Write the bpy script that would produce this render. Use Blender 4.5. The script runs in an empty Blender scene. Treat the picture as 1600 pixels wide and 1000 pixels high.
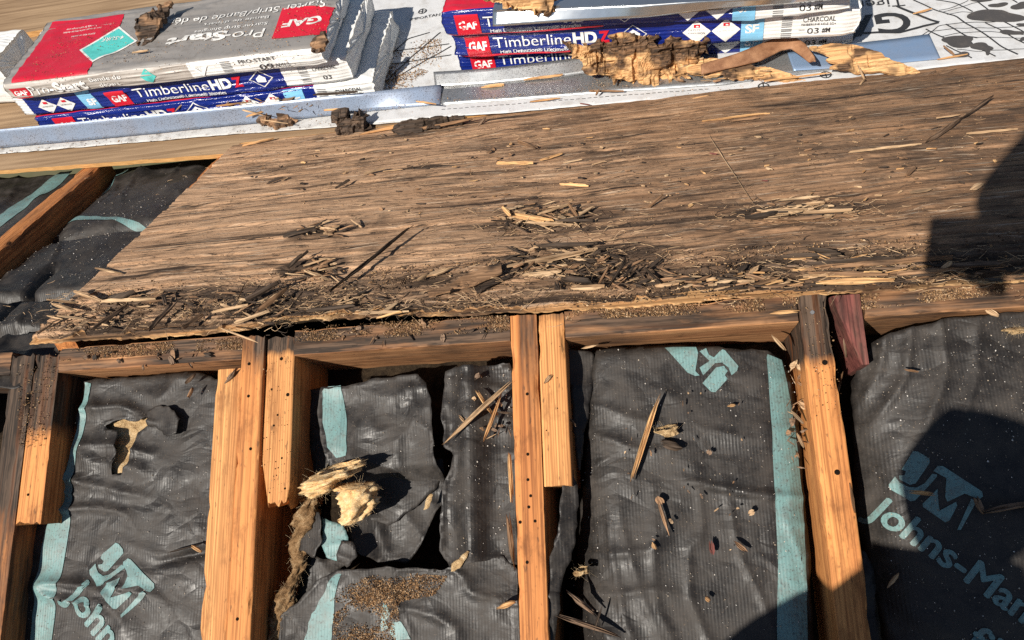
# Torn-open roof ridge: rotten plywood deck, rafters, insulation batts, shingle bundles.
import bpy, bmesh, math, random
import numpy as np
from mathutils import Matrix, Vector

SC = bpy.context.scene
COL = SC.collection

# ------------------------------------------------------------------ camera frame
# Roof axes: X runs along the ridge, Y away, Z up.  The origin lies on the ridge.
F = 1200.0


def nz(v):
    v = np.array(v, float)
    return v / np.linalg.norm(v)


_h = nz((1, .072, .17))
_U = nz((0, 1, -.24)); _U = nz(_U - _h * _U.dot(_h)); _N = np.cross(_h, _U)
_V = nz((55 / F, 890 / F, -1)); _V = nz(_V - _h * _V.dot(_h)); _M = np.cross(_h, _V)
_P0 = np.array([0, 10 / F, -1]) * 1.13
_a = math.radians(20)
_R = np.array([_h, math.cos(_a) * _U - math.sin(_a) * _N, math.cos(_a) * _N + math.sin(_a) * _U])
CAM = _R @ (-_P0)

cam_d = bpy.data.cameras.new('camera')
cam_d.sensor_width = 36.0
cam_d.lens = 36.0 * F / 1600.0
cam_d.clip_start = 0.02
cam_d.clip_end = 5000
cam = bpy.data.objects.new('camera', cam_d)
COL.objects.link(cam)
cam.matrix_world = Matrix.Translation(CAM) @ Matrix(_R.tolist()).to_4x4()
SC.camera = cam

# ------------------------------------------------------------------ light
_s = nz((.39, .27, -.87))                       # sun travel in (along ridge, up slope, out of slope)
SUN = _R @ (_s[0] * _h + _s[1] * _U + _s[2] * _N)
SUN = SUN / np.linalg.norm(SUN)
elev = math.asin(-SUN[2])
W = bpy.data.worlds.new('World'); SC.world = W; W.use_nodes = True
nt = W.node_tree
sky = nt.nodes.new('ShaderNodeTexSky'); sky.sky_type = 'NISHITA'; sky.sun_disc = False
sky.sun_elevation = elev
sky.sun_rotation = math.atan2(-SUN[0], -SUN[1])
sky.dust_density = 0.6
bg = nt.nodes['Background']; bg.inputs['Strength'].default_value = 0.052
nt.links.new(sky.outputs[0], bg.inputs[0])
sl = bpy.data.lights.new('sun', 'SUN'); sl.energy = 5.0; sl.angle = math.radians(.53)
sl.color = (1.0, .93, .83)
so = bpy.data.objects.new('sun', sl); COL.objects.link(so)
so.rotation_euler = Vector(SUN.tolist()).to_track_quat('-Z', 'Y').to_euler()
so.location = (-4, -5, 8)
SC.view_settings.view_transform = 'Standard'
SC.view_settings.look = 'None'
SC.view_settings.gamma = 1
SC.view_settings.use_curve_mapping = False
SC.view_settings.exposure = 0.38
SC.cycles.use_denoising = False


# ------------------------------------------------------------------ frames
class Frame:
    def __init__(s, O, ex, ey, ez):
        s.O, s.ex, s.ey, s.ez = [np.array(v, float) for v in (O, ex, ey, ez)]

    def to(s, a, b, c=0.0):
        return s.O + a * s.ex + b * s.ey + c * s.ez

    def px(s, x, y, k=0.0):
        """the spot on this roof plane (k above it) that stands at a place in the picture"""
        r = _R @ np.array([(x - 800) / F, (500 - y) / F, -1.0])
        t = ((s.O - CAM).dot(s.ez) + k) / r.dot(s.ez)
        p = CAM + r * t - s.O
        return p.dot(s.ex), p.dot(s.ey)

    def mat(s, a=0, b=0, c=0, rot=0.0, swap=False):
        o = s.to(a, b, c)
        ca, sa = math.cos(rot), math.sin(rot)
        x = ca * s.ex + sa * s.ey
        y = -sa * s.ex + ca * s.ey
        m = Matrix.Identity(4)
        for i in range(3):
            m[i][0], m[i][1], m[i][2], m[i][3] = x[i], y[i], s.ez[i], o[i]
        return m


_t = math.radians(16)
wX = _R @ _h
NEAR = Frame((0, 0, 0), wX, _R @ _U, _R @ _N)          # slope with the open rafters
UP = Frame((0, 0, 0), wX, _R @ _V, _R @ _M)            # slope with the rotten deck
FOLD = .745
FLAT = Frame(UP.to(0, FOLD, .0), wX, _R @ (math.cos(_t) * _V + math.sin(_t) * _M), _R @ (math.cos(_t) * _M - math.sin(_t) * _V))


# ------------------------------------------------------------------ noise
_rng = np.random.RandomState(7)
_T = _rng.rand(512, 512)


def vn(x, y, seed=0):
    x = np.asarray(x, float) + seed * 17.31; y = np.asarray(y, float) + seed * 9.77
    xi = np.floor(x).astype(int); yi = np.floor(y).astype(int)
    fx = x - xi; fy = y - yi
    fx = fx * fx * (3 - 2 * fx); fy = fy * fy * (3 - 2 * fy)
    a = _T[xi & 511, yi & 511]; b = _T[(xi + 1) & 511, yi & 511]
    c = _T[xi & 511, (yi + 1) & 511]; d = _T[(xi + 1) & 511, (yi + 1) & 511]
    return (a * (1 - fx) + b * fx) * (1 - fy) + (c * (1 - fx) + d * fx) * fy


def fbm(x, y, seed=0, o=4):
    s = 0; a = .5; n = 0
    x = np.asarray(x, float); y = np.asarray(y, float)
    for i in range(o):
        s = s + a * vn(x, y, seed + i * 3); n += a
        x = x * 2.03; y = y * 2.03; a *= .5
    return s / n


def sst(a, b, x):
    t = np.clip((np.asarray(x, float) - a) / (b - a), 0, 1)
    return t * t * (3 - 2 * t)


# ------------------------------------------------------------------ object helpers
def tag(o, label=None, cat=None, group=None, kind=None):
    if label: o['label'] = label
    if cat: o['category'] = cat
    if group: o['group'] = group
    if kind: o['kind'] = kind
    return o


def mesh(name, vs, fs, mats, smooth=True, mi=None):
    me = bpy.data.meshes.new(name)
    me.from_pydata([tuple(v) for v in vs] if not isinstance(vs, np.ndarray) else vs.tolist(), [],
                   fs.tolist() if isinstance(fs, np.ndarray) else fs)
    for m in (mats if isinstance(mats, (list, tuple)) else [mats]):
        me.materials.append(m)
    if smooth:
        me.polygons.foreach_set('use_smooth', [True] * len(me.polygons))
    if mi is not None:
        me.polygons.foreach_set('material_index', np.asarray(mi, dtype=np.int32))
    me.update()
    return me


def attr(me, name, vals):
    a = me.attributes.new(name, 'FLOAT', 'POINT')
    a.data.foreach_set('value', np.asarray(vals, dtype=np.float32).ravel())


def obj(name, me, mw=None, parent=None):
    o = bpy.data.objects.new(name, me)
    COL.objects.link(o)
    if parent is not None:
        o.parent = parent
        if mw is not None:
            o.matrix_local = mw
    elif mw is not None:
        o.matrix_world = mw
    return o


def solid(o, t, off=-1):
    m = o.modifiers.new('thickness', 'SOLIDIFY'); m.thickness = t; m.offset = off
    return o


# ------------------------------------------------------------------ materials
class NB:
    def __init__(s, name, rough=.7, spec=.3):
        s.m = bpy.data.materials.new(name); s.m.use_nodes = True
        s.t = s.m.node_tree; s.b = s.t.nodes['Principled BSDF']
        s.b.inputs['Roughness'].default_value = rough
        s.b.inputs['Specular IOR Level'].default_value = spec

    def n(s, typ, **kw):
        nd = s.t.nodes.new('ShaderNode' + typ)
        for k, v in kw.items():
            if k in nd.inputs: nd.inputs[k].default_value = v
            else: setattr(nd, k, v)
        return nd

    def l(s, a, b): s.t.links.new(a, b)

    def coord(s, scale=(1, 1, 1), rot=(0, 0, 0), kind='Object'):
        c = s.n('TexCoord'); mp = s.n('Mapping')
        mp.inputs['Scale'].default_value = scale; mp.inputs['Rotation'].default_value = rot
        s.l(c.outputs[kind], mp.inputs['Vector'])
        return mp.outputs[0]

    def noise(s, vec, scale=1, detail=5, rough=.6, dist=0.0):
        nd = s.n('TexNoise'); nd.inputs['Scale'].default_value = scale
        nd.inputs['Detail'].default_value = detail; nd.inputs['Roughness'].default_value = rough
        nd.inputs['Distortion'].default_value = dist
        s.l(vec, nd.inputs['Vector'])
        return nd.outputs['Fac']

    def ramp(s, fac, stops):
        r = s.n('ValToRGB'); e = r.color_ramp.elements
        while len(e) < len(stops): e.new(.5)
        for i, (p, c) in enumerate(stops):
            e[i].position = p
            e[i].color = (c[0], c[1], c[2], 1) if not isinstance(c, (int, float)) else (c, c, c, 1)
        s.l(fac, r.inputs[0])
        return r.outputs[0]

    def mix(s, fac, a, b, mode='MIX'):
        m = s.n('MixRGB', blend_type=mode)
        for i, v in ((0, fac), (1, a), (2, b)):
            if isinstance(v, (int, float)): m.inputs[i].default_value = v
            elif isinstance(v, tuple): m.inputs[i].default_value = (v[0], v[1], v[2], 1)
            else: s.l(v, m.inputs[i])
        return m.outputs[0]

    def math(s, op, a, b=0.0, clamp=False):
        m = s.n('Math', operation=op, use_clamp=clamp)
        for i, v in ((0, a), (1, b)):
            if isinstance(v, (int, float)): m.inputs[i].default_value = v
            else: s.l(v, m.inputs[i])
        return m.outputs[0]

    def attrib(s, name):
        a = s.n('Attribute'); a.attribute_name = name
        return a.outputs['Fac']

    def color(s, c):
        if isinstance(c, tuple): s.b.inputs['Base Color'].default_value = (c[0], c[1], c[2], 1)
        else: s.l(c, s.b.inputs['Base Color'])

    def rough(s, r): s.l(r, s.b.inputs['Roughness'])

    def bump(s, h, strength=.5, dist=.002):
        b = s.n('Bump'); b.inputs['Strength'].default_value = strength; b.inputs['Distance'].default_value = dist
        s.l(h, b.inputs['Height'])
        prev = s.b.inputs['Normal']
        if prev.is_linked:
            s.l(prev.links[0].from_socket, b.inputs['Normal'])
        s.l(b.outputs[0], prev)


def wood_mat(name, lo, hi, rotc=(.038, .025, .017), streak=.5, fine=260, grain=70, ring=0.0, rough=.75):
    """grain along local X; the point attribute rot gives weathered, blackened wood"""
    n = NB(name, rough, .25)
    oi = n.n('ObjectInfo')
    off = n.n('VectorMath', operation='SCALE'); off.inputs[3].default_value = 7.0
    c = n.n('TexCoord'); cmb = n.n('CombineXYZ')
    for i in range(3): n.l(oi.outputs['Random'], cmb.inputs[i])
    n.l(cmb.outputs[0], off.inputs[0])
    add = n.n('VectorMath', operation='ADD'); n.l(c.outputs['Object'], add.inputs[0]); n.l(off.outputs[0], add.inputs[1])

    def mp(sc):
        m = n.n('Mapping'); m.inputs['Scale'].default_value = sc; n.l(add.outputs[0], m.inputs['Vector']); return m.outputs[0]
    g = n.noise(mp((1.6, grain, grain)), 1, 4, .55, .3)
    f = n.noise(mp((7, fine, fine)), 1, 3, .6)
    base = n.ramp(g, [(.22, lo), (.62, hi)])
    base = n.mix(n.ramp(f, [(.36, .7), (.50, 0.0)]), base, tuple(v * .5 for v in lo))
    lines = n.noise(mp((2.2, 330, 330)), 1, 2, .5)
    base = n.mix(n.ramp(lines, [(.52, 0.0), (.64, .6)]), base, tuple(v * .62 for v in lo))
    smut = n.noise(mp((14, 30, 30)), 1, 6, .72)
    base = n.mix(n.ramp(smut, [(.53, 0.0), (.72, .7)]), base, tuple(v * .30 for v in lo))
    if ring:
        w = n.n('TexWave', wave_type='BANDS', bands_direction='Y'); n.l(mp((.05, 1, 1)), w.inputs['Vector'])
        w.inputs['Scale'].default_value = ring; w.inputs['Distortion'].default_value = 2.2
        w.inputs['Detail'].default_value = 2; w.inputs['Detail Scale'].default_value = .5
        base = n.mix(n.ramp(w.outputs['Fac'], [(.45, 0.0), (.95, .55)]), base, tuple(v * .6 for v in lo))
    pit = n.noise(mp((60, 160, 160)), 1, 2, .5)
    base = n.mix(n.ramp(pit, [(.66, 0.0), (.72, streak)]), base, (.03, .022, .016))
    r = n.attrib('rot')
    rn = n.noise(mp((9, 60, 60)), 1, 5, .65)
    rr = n.math('ADD', n.math('MULTIPLY', r, 1.5), n.math('SUBTRACT', rn, .75), False)
    rr = n.ramp(rr, [(.0, 0.0), (.45, 1.0)])
    rcol = n.ramp(rn, [(.3, rotc), (.7, tuple(v * 3.2 for v in rotc))])
    rcol = n.mix(n.ramp(f, [(.42, .8), (.58, 0.0)]), rcol, (.012, .009, .007))
    rcol = n.mix(n.ramp(g, [(.52, 0.0), (.72, .5)]), rcol, tuple(v * .55 for v in lo))
    n.color(n.mix(rr, base, rcol))
    n.bump(g, .35, .0015); n.bump(f, .4, .0008)
    return n.m


def flat_mat(name, col, rough=.45, spec=.4, dirt=.25, dirtc=(.09, .06, .04), wr=0.0):
    n = NB(name, rough, spec)
    v = n.coord()
    d = n.noise(v, 38, 6, .7)
    d2 = n.noise(v, 420, 3, .7)
    c = n.mix(n.ramp(d, [(.5, 0.0), (.78, dirt)]), col, dirtc)
    c = n.mix(n.ramp(d2, [(.62, 0.0), (.7, dirt)]), c, dirtc)
    n.color(c)
    if wr:
        wv = n.noise(n.coord((3, 1, 60)), 3, 4, .6, .6)
        n.bump(wv, wr, .003)
        n.bump(n.noise(v, 60, 4, .6, 1.0), wr * .6, .002)
    return n.m


MT = {}
MT['rafter'] = wood_mat('pine_rafter', (.42, .145, .044), (.65, .285, .092), ring=0)
MT['rafter_light'] = wood_mat('pine_light', (.49, .195, .064), (.69, .345, .125), ring=80)
MT['rafter_brown'] = wood_mat('pine_brown', (.34, .112, .034), (.57, .232, .074))
MT['header'] = wood_mat('blocking_wood', (.27, .112, .046), (.54, .275, .125), rotc=(.045, .028, .018))
MT['old'] = wood_mat('old_grey_wood', (.10, .062, .04), (.26, .17, .11))
MT['fresh'] = wood_mat('fresh_split_wood', (.46, .22, .085), (.72, .45, .21), rotc=(.07, .04, .022), streak=.3)
MT['tan'] = wood_mat('tan_split_wood', (.33, .19, .095), (.60, .42, .25), rotc=(.06, .04, .025), streak=.3)
MT['mid'] = wood_mat('brown_split_wood', (.16, .085, .042), (.36, .21, .115), streak=.4)
MT['dark'] = wood_mat('black_rotten_wood', (.022, .016, .012), (.085, .058, .04), streak=.6)
MT['red'] = wood_mat('red_painted_wood', (.12, .036, .032), (.21, .07, .056))


def film_mat():
    n = NB('black_poly_facing', .46, .33)
    v = n.coord()
    rib = n.n('TexWave', wave_type='BANDS', bands_direction='X', wave_profile='SIN')
    n.l(v, rib.inputs['Vector']); rib.inputs['Scale'].default_value = 70.0
    rib.inputs['Distortion'].default_value = .8; rib.inputs['Detail'].default_value = 1
    d = n.noise(v, 22, 6, .7)
    d2 = n.noise(v, 520, 3, .7)
    c = n.mix(n.ramp(d, [(.42, 0.0), (.72, .62)]), (.018, .016, .0148), (.072, .061, .052))
    c = n.mix(n.ramp(d2, [(.63, 0.0), (.70, .7)]), c, (.17, .12, .08))
    n.color(c)
    n.rough(n.ramp(d, [(.35, .38), (.65, .70)]))
    n.bump(rib.outputs['Fac'], .15, .0008)
    n.bump(n.noise(v, 60, 2, .5, .6), .08, .002)
    n.bump(n.noise(n.coord((1, 2.2, 1)), 20, 3, .55, 1.8), .15, .005)
    warp = n.noise(v, 7, 3, .5)
    for st, amt, ds in ((11, .34, .020), (27, .30, .010)):
        vm = n.n('VectorMath', operation='ADD'); n.l(n.coord((1, 1.5, .2), (0, 0, .3 * st)), vm.inputs[0])
        cb = n.n('CombineXYZ'); n.l(n.math('MULTIPLY', warp, .12), cb.inputs[0]); n.l(n.math('MULTIPLY', n.noise(v, 9, 2, .5), .12), cb.inputs[1])
        n.l(cb.outputs[0], vm.inputs[1])
        vo = n.n('TexVoronoi', feature='DISTANCE_TO_EDGE'); n.l(vm.outputs[0], vo.inputs['Vector']); vo.inputs['Scale'].default_value = st
        msk = n.ramp(n.noise(v, 8 + st * .2, 2, .5), [(.38, 0.0), (.62, 1.0)])
        n.bump(n.math('MULTIPLY', vo.outputs['Distance'], msk), amt, ds)
    return n.m


MT['film'] = film_mat()


def print_mat(name, c0):
    n = NB(name, .5, .4)
    v = n.coord()
    rib = n.n('TexWave', wave_type='BANDS', bands_direction='X')
    n.l(v, rib.inputs['Vector']); rib.inputs['Scale'].default_value = 70.0; rib.inputs['Distortion'].default_value = .8
    d = n.noise(v, 60, 6, .7); d2 = n.noise(v, 300, 3, .7)
    c = n.mix(n.ramp(d, [(.44, 0.0), (.72, .7)]), c0, (.13, .125, .11))
    c = n.mix(n.ramp(d2, [(.56, 0.0), (.66, .7)]), c, (.05, .05, .05))
    n.color(c)
    n.bump(rib.outputs['Fac'], .2, .0008)
    return n.m


MT['teal'] = print_mat('teal_print', (.14, .255, .25))
MT['wool'] = None
n = NB('tan_fibreglass', .95, .05)
_w = n.noise(n.coord(), 45, 6, .7, 1.2)
n.color(n.ramp(_w, [(.3, (.20, .11, .05)), (.5, (.54, .37, .19)), (.75, (.74, .60, .40))]))
n.bump(n.noise(n.coord(), 240, 5, .7, 2.0), .9, .004)
MT['wool'] = n.m
n = NB('shade_dark_fibreglass', .95, .05)
n.color(n.ramp(n.noise(n.coord(), 60, 6, .7, 1.2), [(.3, (.012, .009, .007)), (.75, (.06, .042, .026))]))
n.bump(n.noise(n.coord(), 240, 5, .7, 2.0), .9, .004)
MT['wool_shade'] = n.m  # near-black colour stands in for the shade deep in the rafter bays
n = NB('brown_fibreglass', .95, .05)
n.color(n.ramp(n.noise(n.coord(), 60, 6, .7, 1.2), [(.3, (.05, .028, .014)), (.52, (.26, .155, .075)), (.75, (.52, .37, .21))]))
n.bump(n.noise(n.coord(), 240, 5, .7, 2.0), .9, .004)
MT['wool_brown'] = n.m
n = NB('cream_fibreglass', .9, .05)
n.color(n.ramp(n.noise(n.coord(), 70, 5, .7, 1.0), [(.3, (.46, .25, .10)), (.5, (.68, .46, .23)), (.72, (.80, .64, .40))]))
n.bump(n.noise(n.coord(), 160, 4, .7, 1.0), .7, .003)
MT['cream'] = n.m
n = NB('fibre_strands', .7, .2); n.color((.55, .42, .26)); MT['fibre'] = n.m
n = NB('crumbs', .85, .1)
g = n.n('NewGeometry')
n.color(n.ramp(g.outputs['Random Per Island'], [(0, (.04, .025, .016)), (.35, (.13, .075, .04)), (.6, (.30, .17, .08)), (.85, (.40, .25, .13)), (1, (.55, .40, .25))]))
MT['crumb'] = n.m
n = NB('pale_lint', .85, .1)
g = n.n('NewGeometry')
n.color(n.ramp(g.outputs['Random Per Island'], [(0, (.2, .15, .1)), (.5, (.45, .38, .3)), (1, (.75, .72, .68))]))
MT['lint'] = n.m
MT['white'] = flat_mat('white_wrap', (.74, .74, .72), .4, .4, .22, (.25, .2, .15), .5)
MT['greywrap'] = flat_mat('grey_wrap', (.24, .225, .21), .38, .5, .5, (.10, .085, .07), .35)
MT['greyfront'] = flat_mat('warm_grey_wrap', (.42, .38, .34), .38, .5, .2, (.2, .16, .12), .4)
MT['blue'] = flat_mat('blue_wrap', (.007, .020, .18), .2, .6, .12, (.03, .035, .08), .7)
MT['redwrap'] = flat_mat('red_wrap', (.50, .012, .032), .35, .5, .45, (.10, .03, .02), .4)
MT['aqua'] = flat_mat('aqua_print', (.09, .50, .46), .4, .4, .5, (.02, .12, .11), .2)
MT['sky_blue'] = flat_mat('light_blue_print', (.22, .52, .76), .35, .4, .1, (.2, .3, .4), .4)
MT['ink_white'] = flat_mat('white_print', (.82, .82, .80), .4, .4, .12, (.3, .25, .2), .2)
MT['ink_white_worn'] = flat_mat('worn_white_print', (.72, .71, .68), .45, .4, .75, (.20, .17, .14), .2)
MT['ink_red'] = flat_mat('red_print', (.58, .012, .03), .35, .5, .12, (.2, .03, .03), .3)
MT['ink_black'] = flat_mat('black_print', (.03, .03, .032), .5, .4, .2, (.08, .07, .06))
MT['ink_grey'] = flat_mat('dark_grey_print', (.065, .06, .058), .55, .4, .5, (.14, .12, .1))
MT['ink_midgrey'] = flat_mat('grey_print', (.22, .22, .22), .5, .3, .2)  # mid grey ink of barcodes and small type
MT['under'] = flat_mat('white_underlayment', (.56, .565, .57), .55, .3, .6, (.30, .26, .22), .5)
MT['under_dirty'] = flat_mat('dirty_underlayment', (.52, .51, .49), .6, .3, .9, (.10, .075, .055), .5)
MT['kraft'] = flat_mat('brown_board', (.20, .105, .055), .7, .2, .4, (.06, .035, .02), .2)


def metal_mat(name, col, metallic, rough, specks=.6):
    n = NB(name, rough, .5); n.b.inputs['Metallic'].default_value = metallic
    v = n.coord()
    d = n.noise(v, 420, 2, .6); d2 = n.noise(v, 14, 4, .6)
    c = n.mix(n.ramp(d2, [(.4, 0.0), (.8, .35)]), col, (.36, .30, .25))
    sp = n.math('MULTIPLY', n.ramp(d, [(.56, 0.0), (.62, 1.0)]), n.ramp(d2, [(.3, .25), (.6, 1.0)]))
    n.color(n.mix(n.math('MULTIPLY', sp, specks), c, (.05, .045, .045)))
    n.bump(n.noise(v, 9, 3, .5), .25, .01)
    return n.m


MT['metal_blue'] = metal_mat('blue_grey_flashing', (.27, .34, .46), .25, .38, .8)
MT['metal_grey'] = metal_mat('galvanised_flashing', (.42, .44, .45), .75, .36, .75)
MT['metal_clean'] = metal_mat('bright_flashing', (.62, .66, .68), .9, .2, .1)
MT['metal_clean_blue'] = metal_mat('clean_blue_flashing', (.20, .30, .46), .3, .35, .12)
n = NB('rust_strap', .6, .3)
n.color(n.ramp(n.noise(n.coord(), 40, 5, .6), [(.3, (.16, .07, .035)), (.7, (.36, .19, .10))]))
n.bump(n.noise(n.coord(), 120, 3, .6), .3, .002)
MT['rust'] = n.m
n = NB('nail_steel', .45, .5); n.b.inputs['Metallic'].default_value = .9; n.color((.35, .34, .33)); MT['nail'] = n.m
n = NB('hole_shade', .95, .0); n.color((.012, .009, .007)); MT['hole'] = n.m


def deck_mat():
    n = NB('weathered_plywood', .82, .2)
    v0 = n.coord()
    warp = n.noise(n.coord((2.2, 4, 1)), 1, 3, .5)
    sep = n.n('SeparateXYZ'); n.l(v0, sep.inputs[0])
    cmb = n.n('CombineXYZ')
    n.l(sep.outputs[0], cmb.inputs[0])
    n.l(n.math('ADD', sep.outputs[1], n.math('MULTIPLY', warp, .075)), cmb.inputs[1])
    n.l(sep.outputs[2], cmb.inputs[2])

    def mp(sc):
        m = n.n('Mapping'); m.inputs['Scale'].default_value = sc; n.l(cmb.outputs[0], m.inputs['Vector']); return m.outputs[0]
    broad = n.noise(mp((1.1, 4.5, 1)), 1, 3, .55)
    g = n.noise(mp((4.0, 120, 1)), 1, 6, .62, .5)
    f = n.noise(mp((12, 420, 1)), 1, 4, .65)
    blotch = n.noise(mp((5, 11, 1)), 1, 6, .72)
    base = n.ramp(g, [(.26, (.22, .138, .082)), (.46, (.345, .228, .142)), (.72, (.47, .335, .22))])
    # broad veneer figure, and patches where the grain shows less
    wv_ = n.n('TexWave', wave_type='BANDS', bands_direction='Y'); n.l(mp((.16, 1, 1)), wv_.inputs['Vector'])
    wv_.inputs['Scale'].default_value = 9.0; wv_.inputs['Distortion'].default_value = 7.0; wv_.inputs['Detail'].default_value = 3.0; wv_.inputs['Detail Scale'].default_value = 1.3
    base = n.mix(n.ramp(wv_.outputs['Fac'], [(.45, 0.0), (.95, .42)]), base, (.17, .108, .066))
    calm = n.ramp(n.noise(mp((2.4, 7, 1)), 1, 3, .5), [(.40, 0.0), (.62, .65)])
    base = n.mix(calm, base, (.37, .255, .165))
    # warmer, browner timber toward the right of the sheet
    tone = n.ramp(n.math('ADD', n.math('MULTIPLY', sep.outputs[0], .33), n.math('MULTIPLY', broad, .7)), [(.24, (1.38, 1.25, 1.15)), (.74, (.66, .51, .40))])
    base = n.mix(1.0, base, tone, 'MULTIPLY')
    base = n.mix(n.ramp(f, [(.34, .7), (.52, 0.0)]), base, (.11, .068, .04))
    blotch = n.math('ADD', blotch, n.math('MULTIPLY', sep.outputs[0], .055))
    base = n.mix(n.ramp(blotch, [(.49, 0.0), (.65, .80)]), base, (.07, .046, .032))
    st = n.noise(mp((2.0, 42, 1)), 1, 5, .7, 1.0)
    base = n.mix(n.ramp(st, [(.55, 0.0), (.64, .92)]), base, (.022, .015, .012))
    pale = n.noise(mp((9, 210, 1)), 1, 4, .7)
    base = n.mix(n.ramp(pale, [(.57, 0.0), (.67, .55)]), base, (.62, .50, .37))
    crack = n.noise(mp((13, 170, 1)), 1, 5, .7, .6)
    crk = n.ramp(crack, [(.585, 0.0), (.635, 1.0)])
    base = n.mix(n.math('MULTIPLY', crk, .9), base, (.028, .019, .014))
    pit = n.noise(mp((110, 230, 1)), 1, 3, .6)
    base = n.mix(n.ramp(pit, [(.63, 0.0), (.70, .75)]), base, (.05, .033, .022))
    grime = n.noise(mp((16, 24, 1)), 1, 6, .75)
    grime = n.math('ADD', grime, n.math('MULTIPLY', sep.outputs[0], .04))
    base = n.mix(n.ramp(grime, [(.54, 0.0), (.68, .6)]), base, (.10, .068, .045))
    # plies laid bare: across-grain, browner / fresher wood
    cross = n.noise(mp((150, 7, 1)), 1, 4, .6)
    xc = n.ramp(cross, [(.3, (.06, .036, .022)), (.55, (.20, .12, .065)), (.75, (.36, .23, .13))])
    p = n.attrib('ply')
    base = n.mix(n.math('MULTIPLY', n.ramp(p, [(.25, 0.0), (.6, 1.0)]), .9), base, xc)
    inner = n.ramp(g, [(.3, (.03, .02, .014)), (.6, (.15, .085, .045)), (.8, (.42, .25, .12))])
    base = n.mix(n.ramp(n.math('SUBTRACT', p, 1.0), [(.25, 0.0), (.6, 1.0)]), base, inner)
    # black rot along the lower edge
    r = n.attrib('rot')
    rn = n.noise(mp((6, 55, 1)), 1, 6, .7)
    rr = n.ramp(n.math('ADD', r, n.math('SUBTRACT', rn, .62)), [(.08, 0.0), (.42, .9)])
    base = n.mix(rr, base, n.ramp(f, [(.3, (.016, .012, .01)), (.7, (.075, .05, .035))]))
    e = n.attrib('edge')
    base = n.mix(e, base, n.ramp(n.noise(n.coord((20, 4, 600)), 1, 3, .6), [(.3, (.16, .08, .035)), (.7, (.50, .28, .12))]))
    n.color(base)
    n.bump(g, .55, .0024); n.bump(f, .7, .0015)
    n.bump(n.noise(mp((120, 260, 1)), 1, 3, .7), .7, .0014)
    n.bump(n.math('SUBTRACT', 1.0, crk), .6, .002)
    return n.m


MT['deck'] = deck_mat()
n = NB('sheathing_tan', .8, .2)
_g = n.noise(n.coord((3, 70, 4)), 1, 5, .6, .4)
_c = n.ramp(_g, [(.3, (.17, .105, .058)), (.7, (.38, .26, .155))])
_c = n.mix(n.ramp(n.noise(n.coord((2, 30, 2)), 1, 5, .7), [(.6, 0.0), (.72, .7)]), _c, (.06, .04, .028))
_e = n.attrib('edge')
_c = n.mix(_e, _c, n.ramp(n.noise(n.coord((30, 4, 900)), 1, 3, .6), [(.3, (.30, .14, .045)), (.6, (.66, .38, .15))]))
n.color(_c); n.bump(_g, .4, .0015)
MT['sheath'] = n.m
n = NB('dry_ground', .95, .1)
n.color(n.ramp(n.noise(n.coord(), .6, 6, .6), [(.3, (.05, .07, .03)), (.7, (.16, .13, .08))]))
MT['ground'] = n.m


# ------------------------------------------------------------------ shape helpers
def rag(poly, amp, step, seed=0, closed=True):
    """break a polygon's edges into an uneven, torn line"""
    out = []
    n = len(poly)
    acc = 0.0
    for i in range(n if closed else n - 1):
        a = np.array(poly[i], float); b = np.array(poly[(i + 1) % n], float)
        L = np.linalg.norm(b - a)
        k = max(1, int(L / step))
        d = (b - a) / max(L, 1e-9); nn = np.array([-d[1], d[0]])
        for j in range(k):
            s = acc + L * j / k
            w = (float(fbm(s / (step * 2.2), seed * 3.7, seed, 3)) - .5) * 2.6
            out.append(a + (b - a) * j / k + nn * w * amp)
        acc += L
    if not closed: out.append(np.array(poly[-1], float))
    return np.array(out)


def inside(P, poly):
    x, y = P[:, 0], P[:, 1]
    c = np.zeros(len(P), bool)
    n = len(poly); j = n - 1
    for i in range(n):
        xi, yi = poly[i]; xj, yj = poly[j]
        if yi != yj:
            k = ((yi > y) != (yj > y)) & (x < (xj - xi) * (y - yi) / (yj - yi) + xi)
            c ^= k
        j = i
    return c


def nearest(P, polys):
    best = np.full(len(P), 1e9); Q = P.copy()
    for poly in polys:
        n = len(poly)
        for i in range(n):
            a = np.array(poly[i]); b = np.array(poly[(i + 1) % n]); ab = b - a
            t = np.clip(((P - a) @ ab) / max(ab @ ab, 1e-12), 0, 1)
            q = a + t[:, None] * ab
            d = np.linalg.norm(P - q, axis=1)
            k = d < best
            best[k] = d[k]; Q[k] = q[k]
    return best, Q


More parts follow.
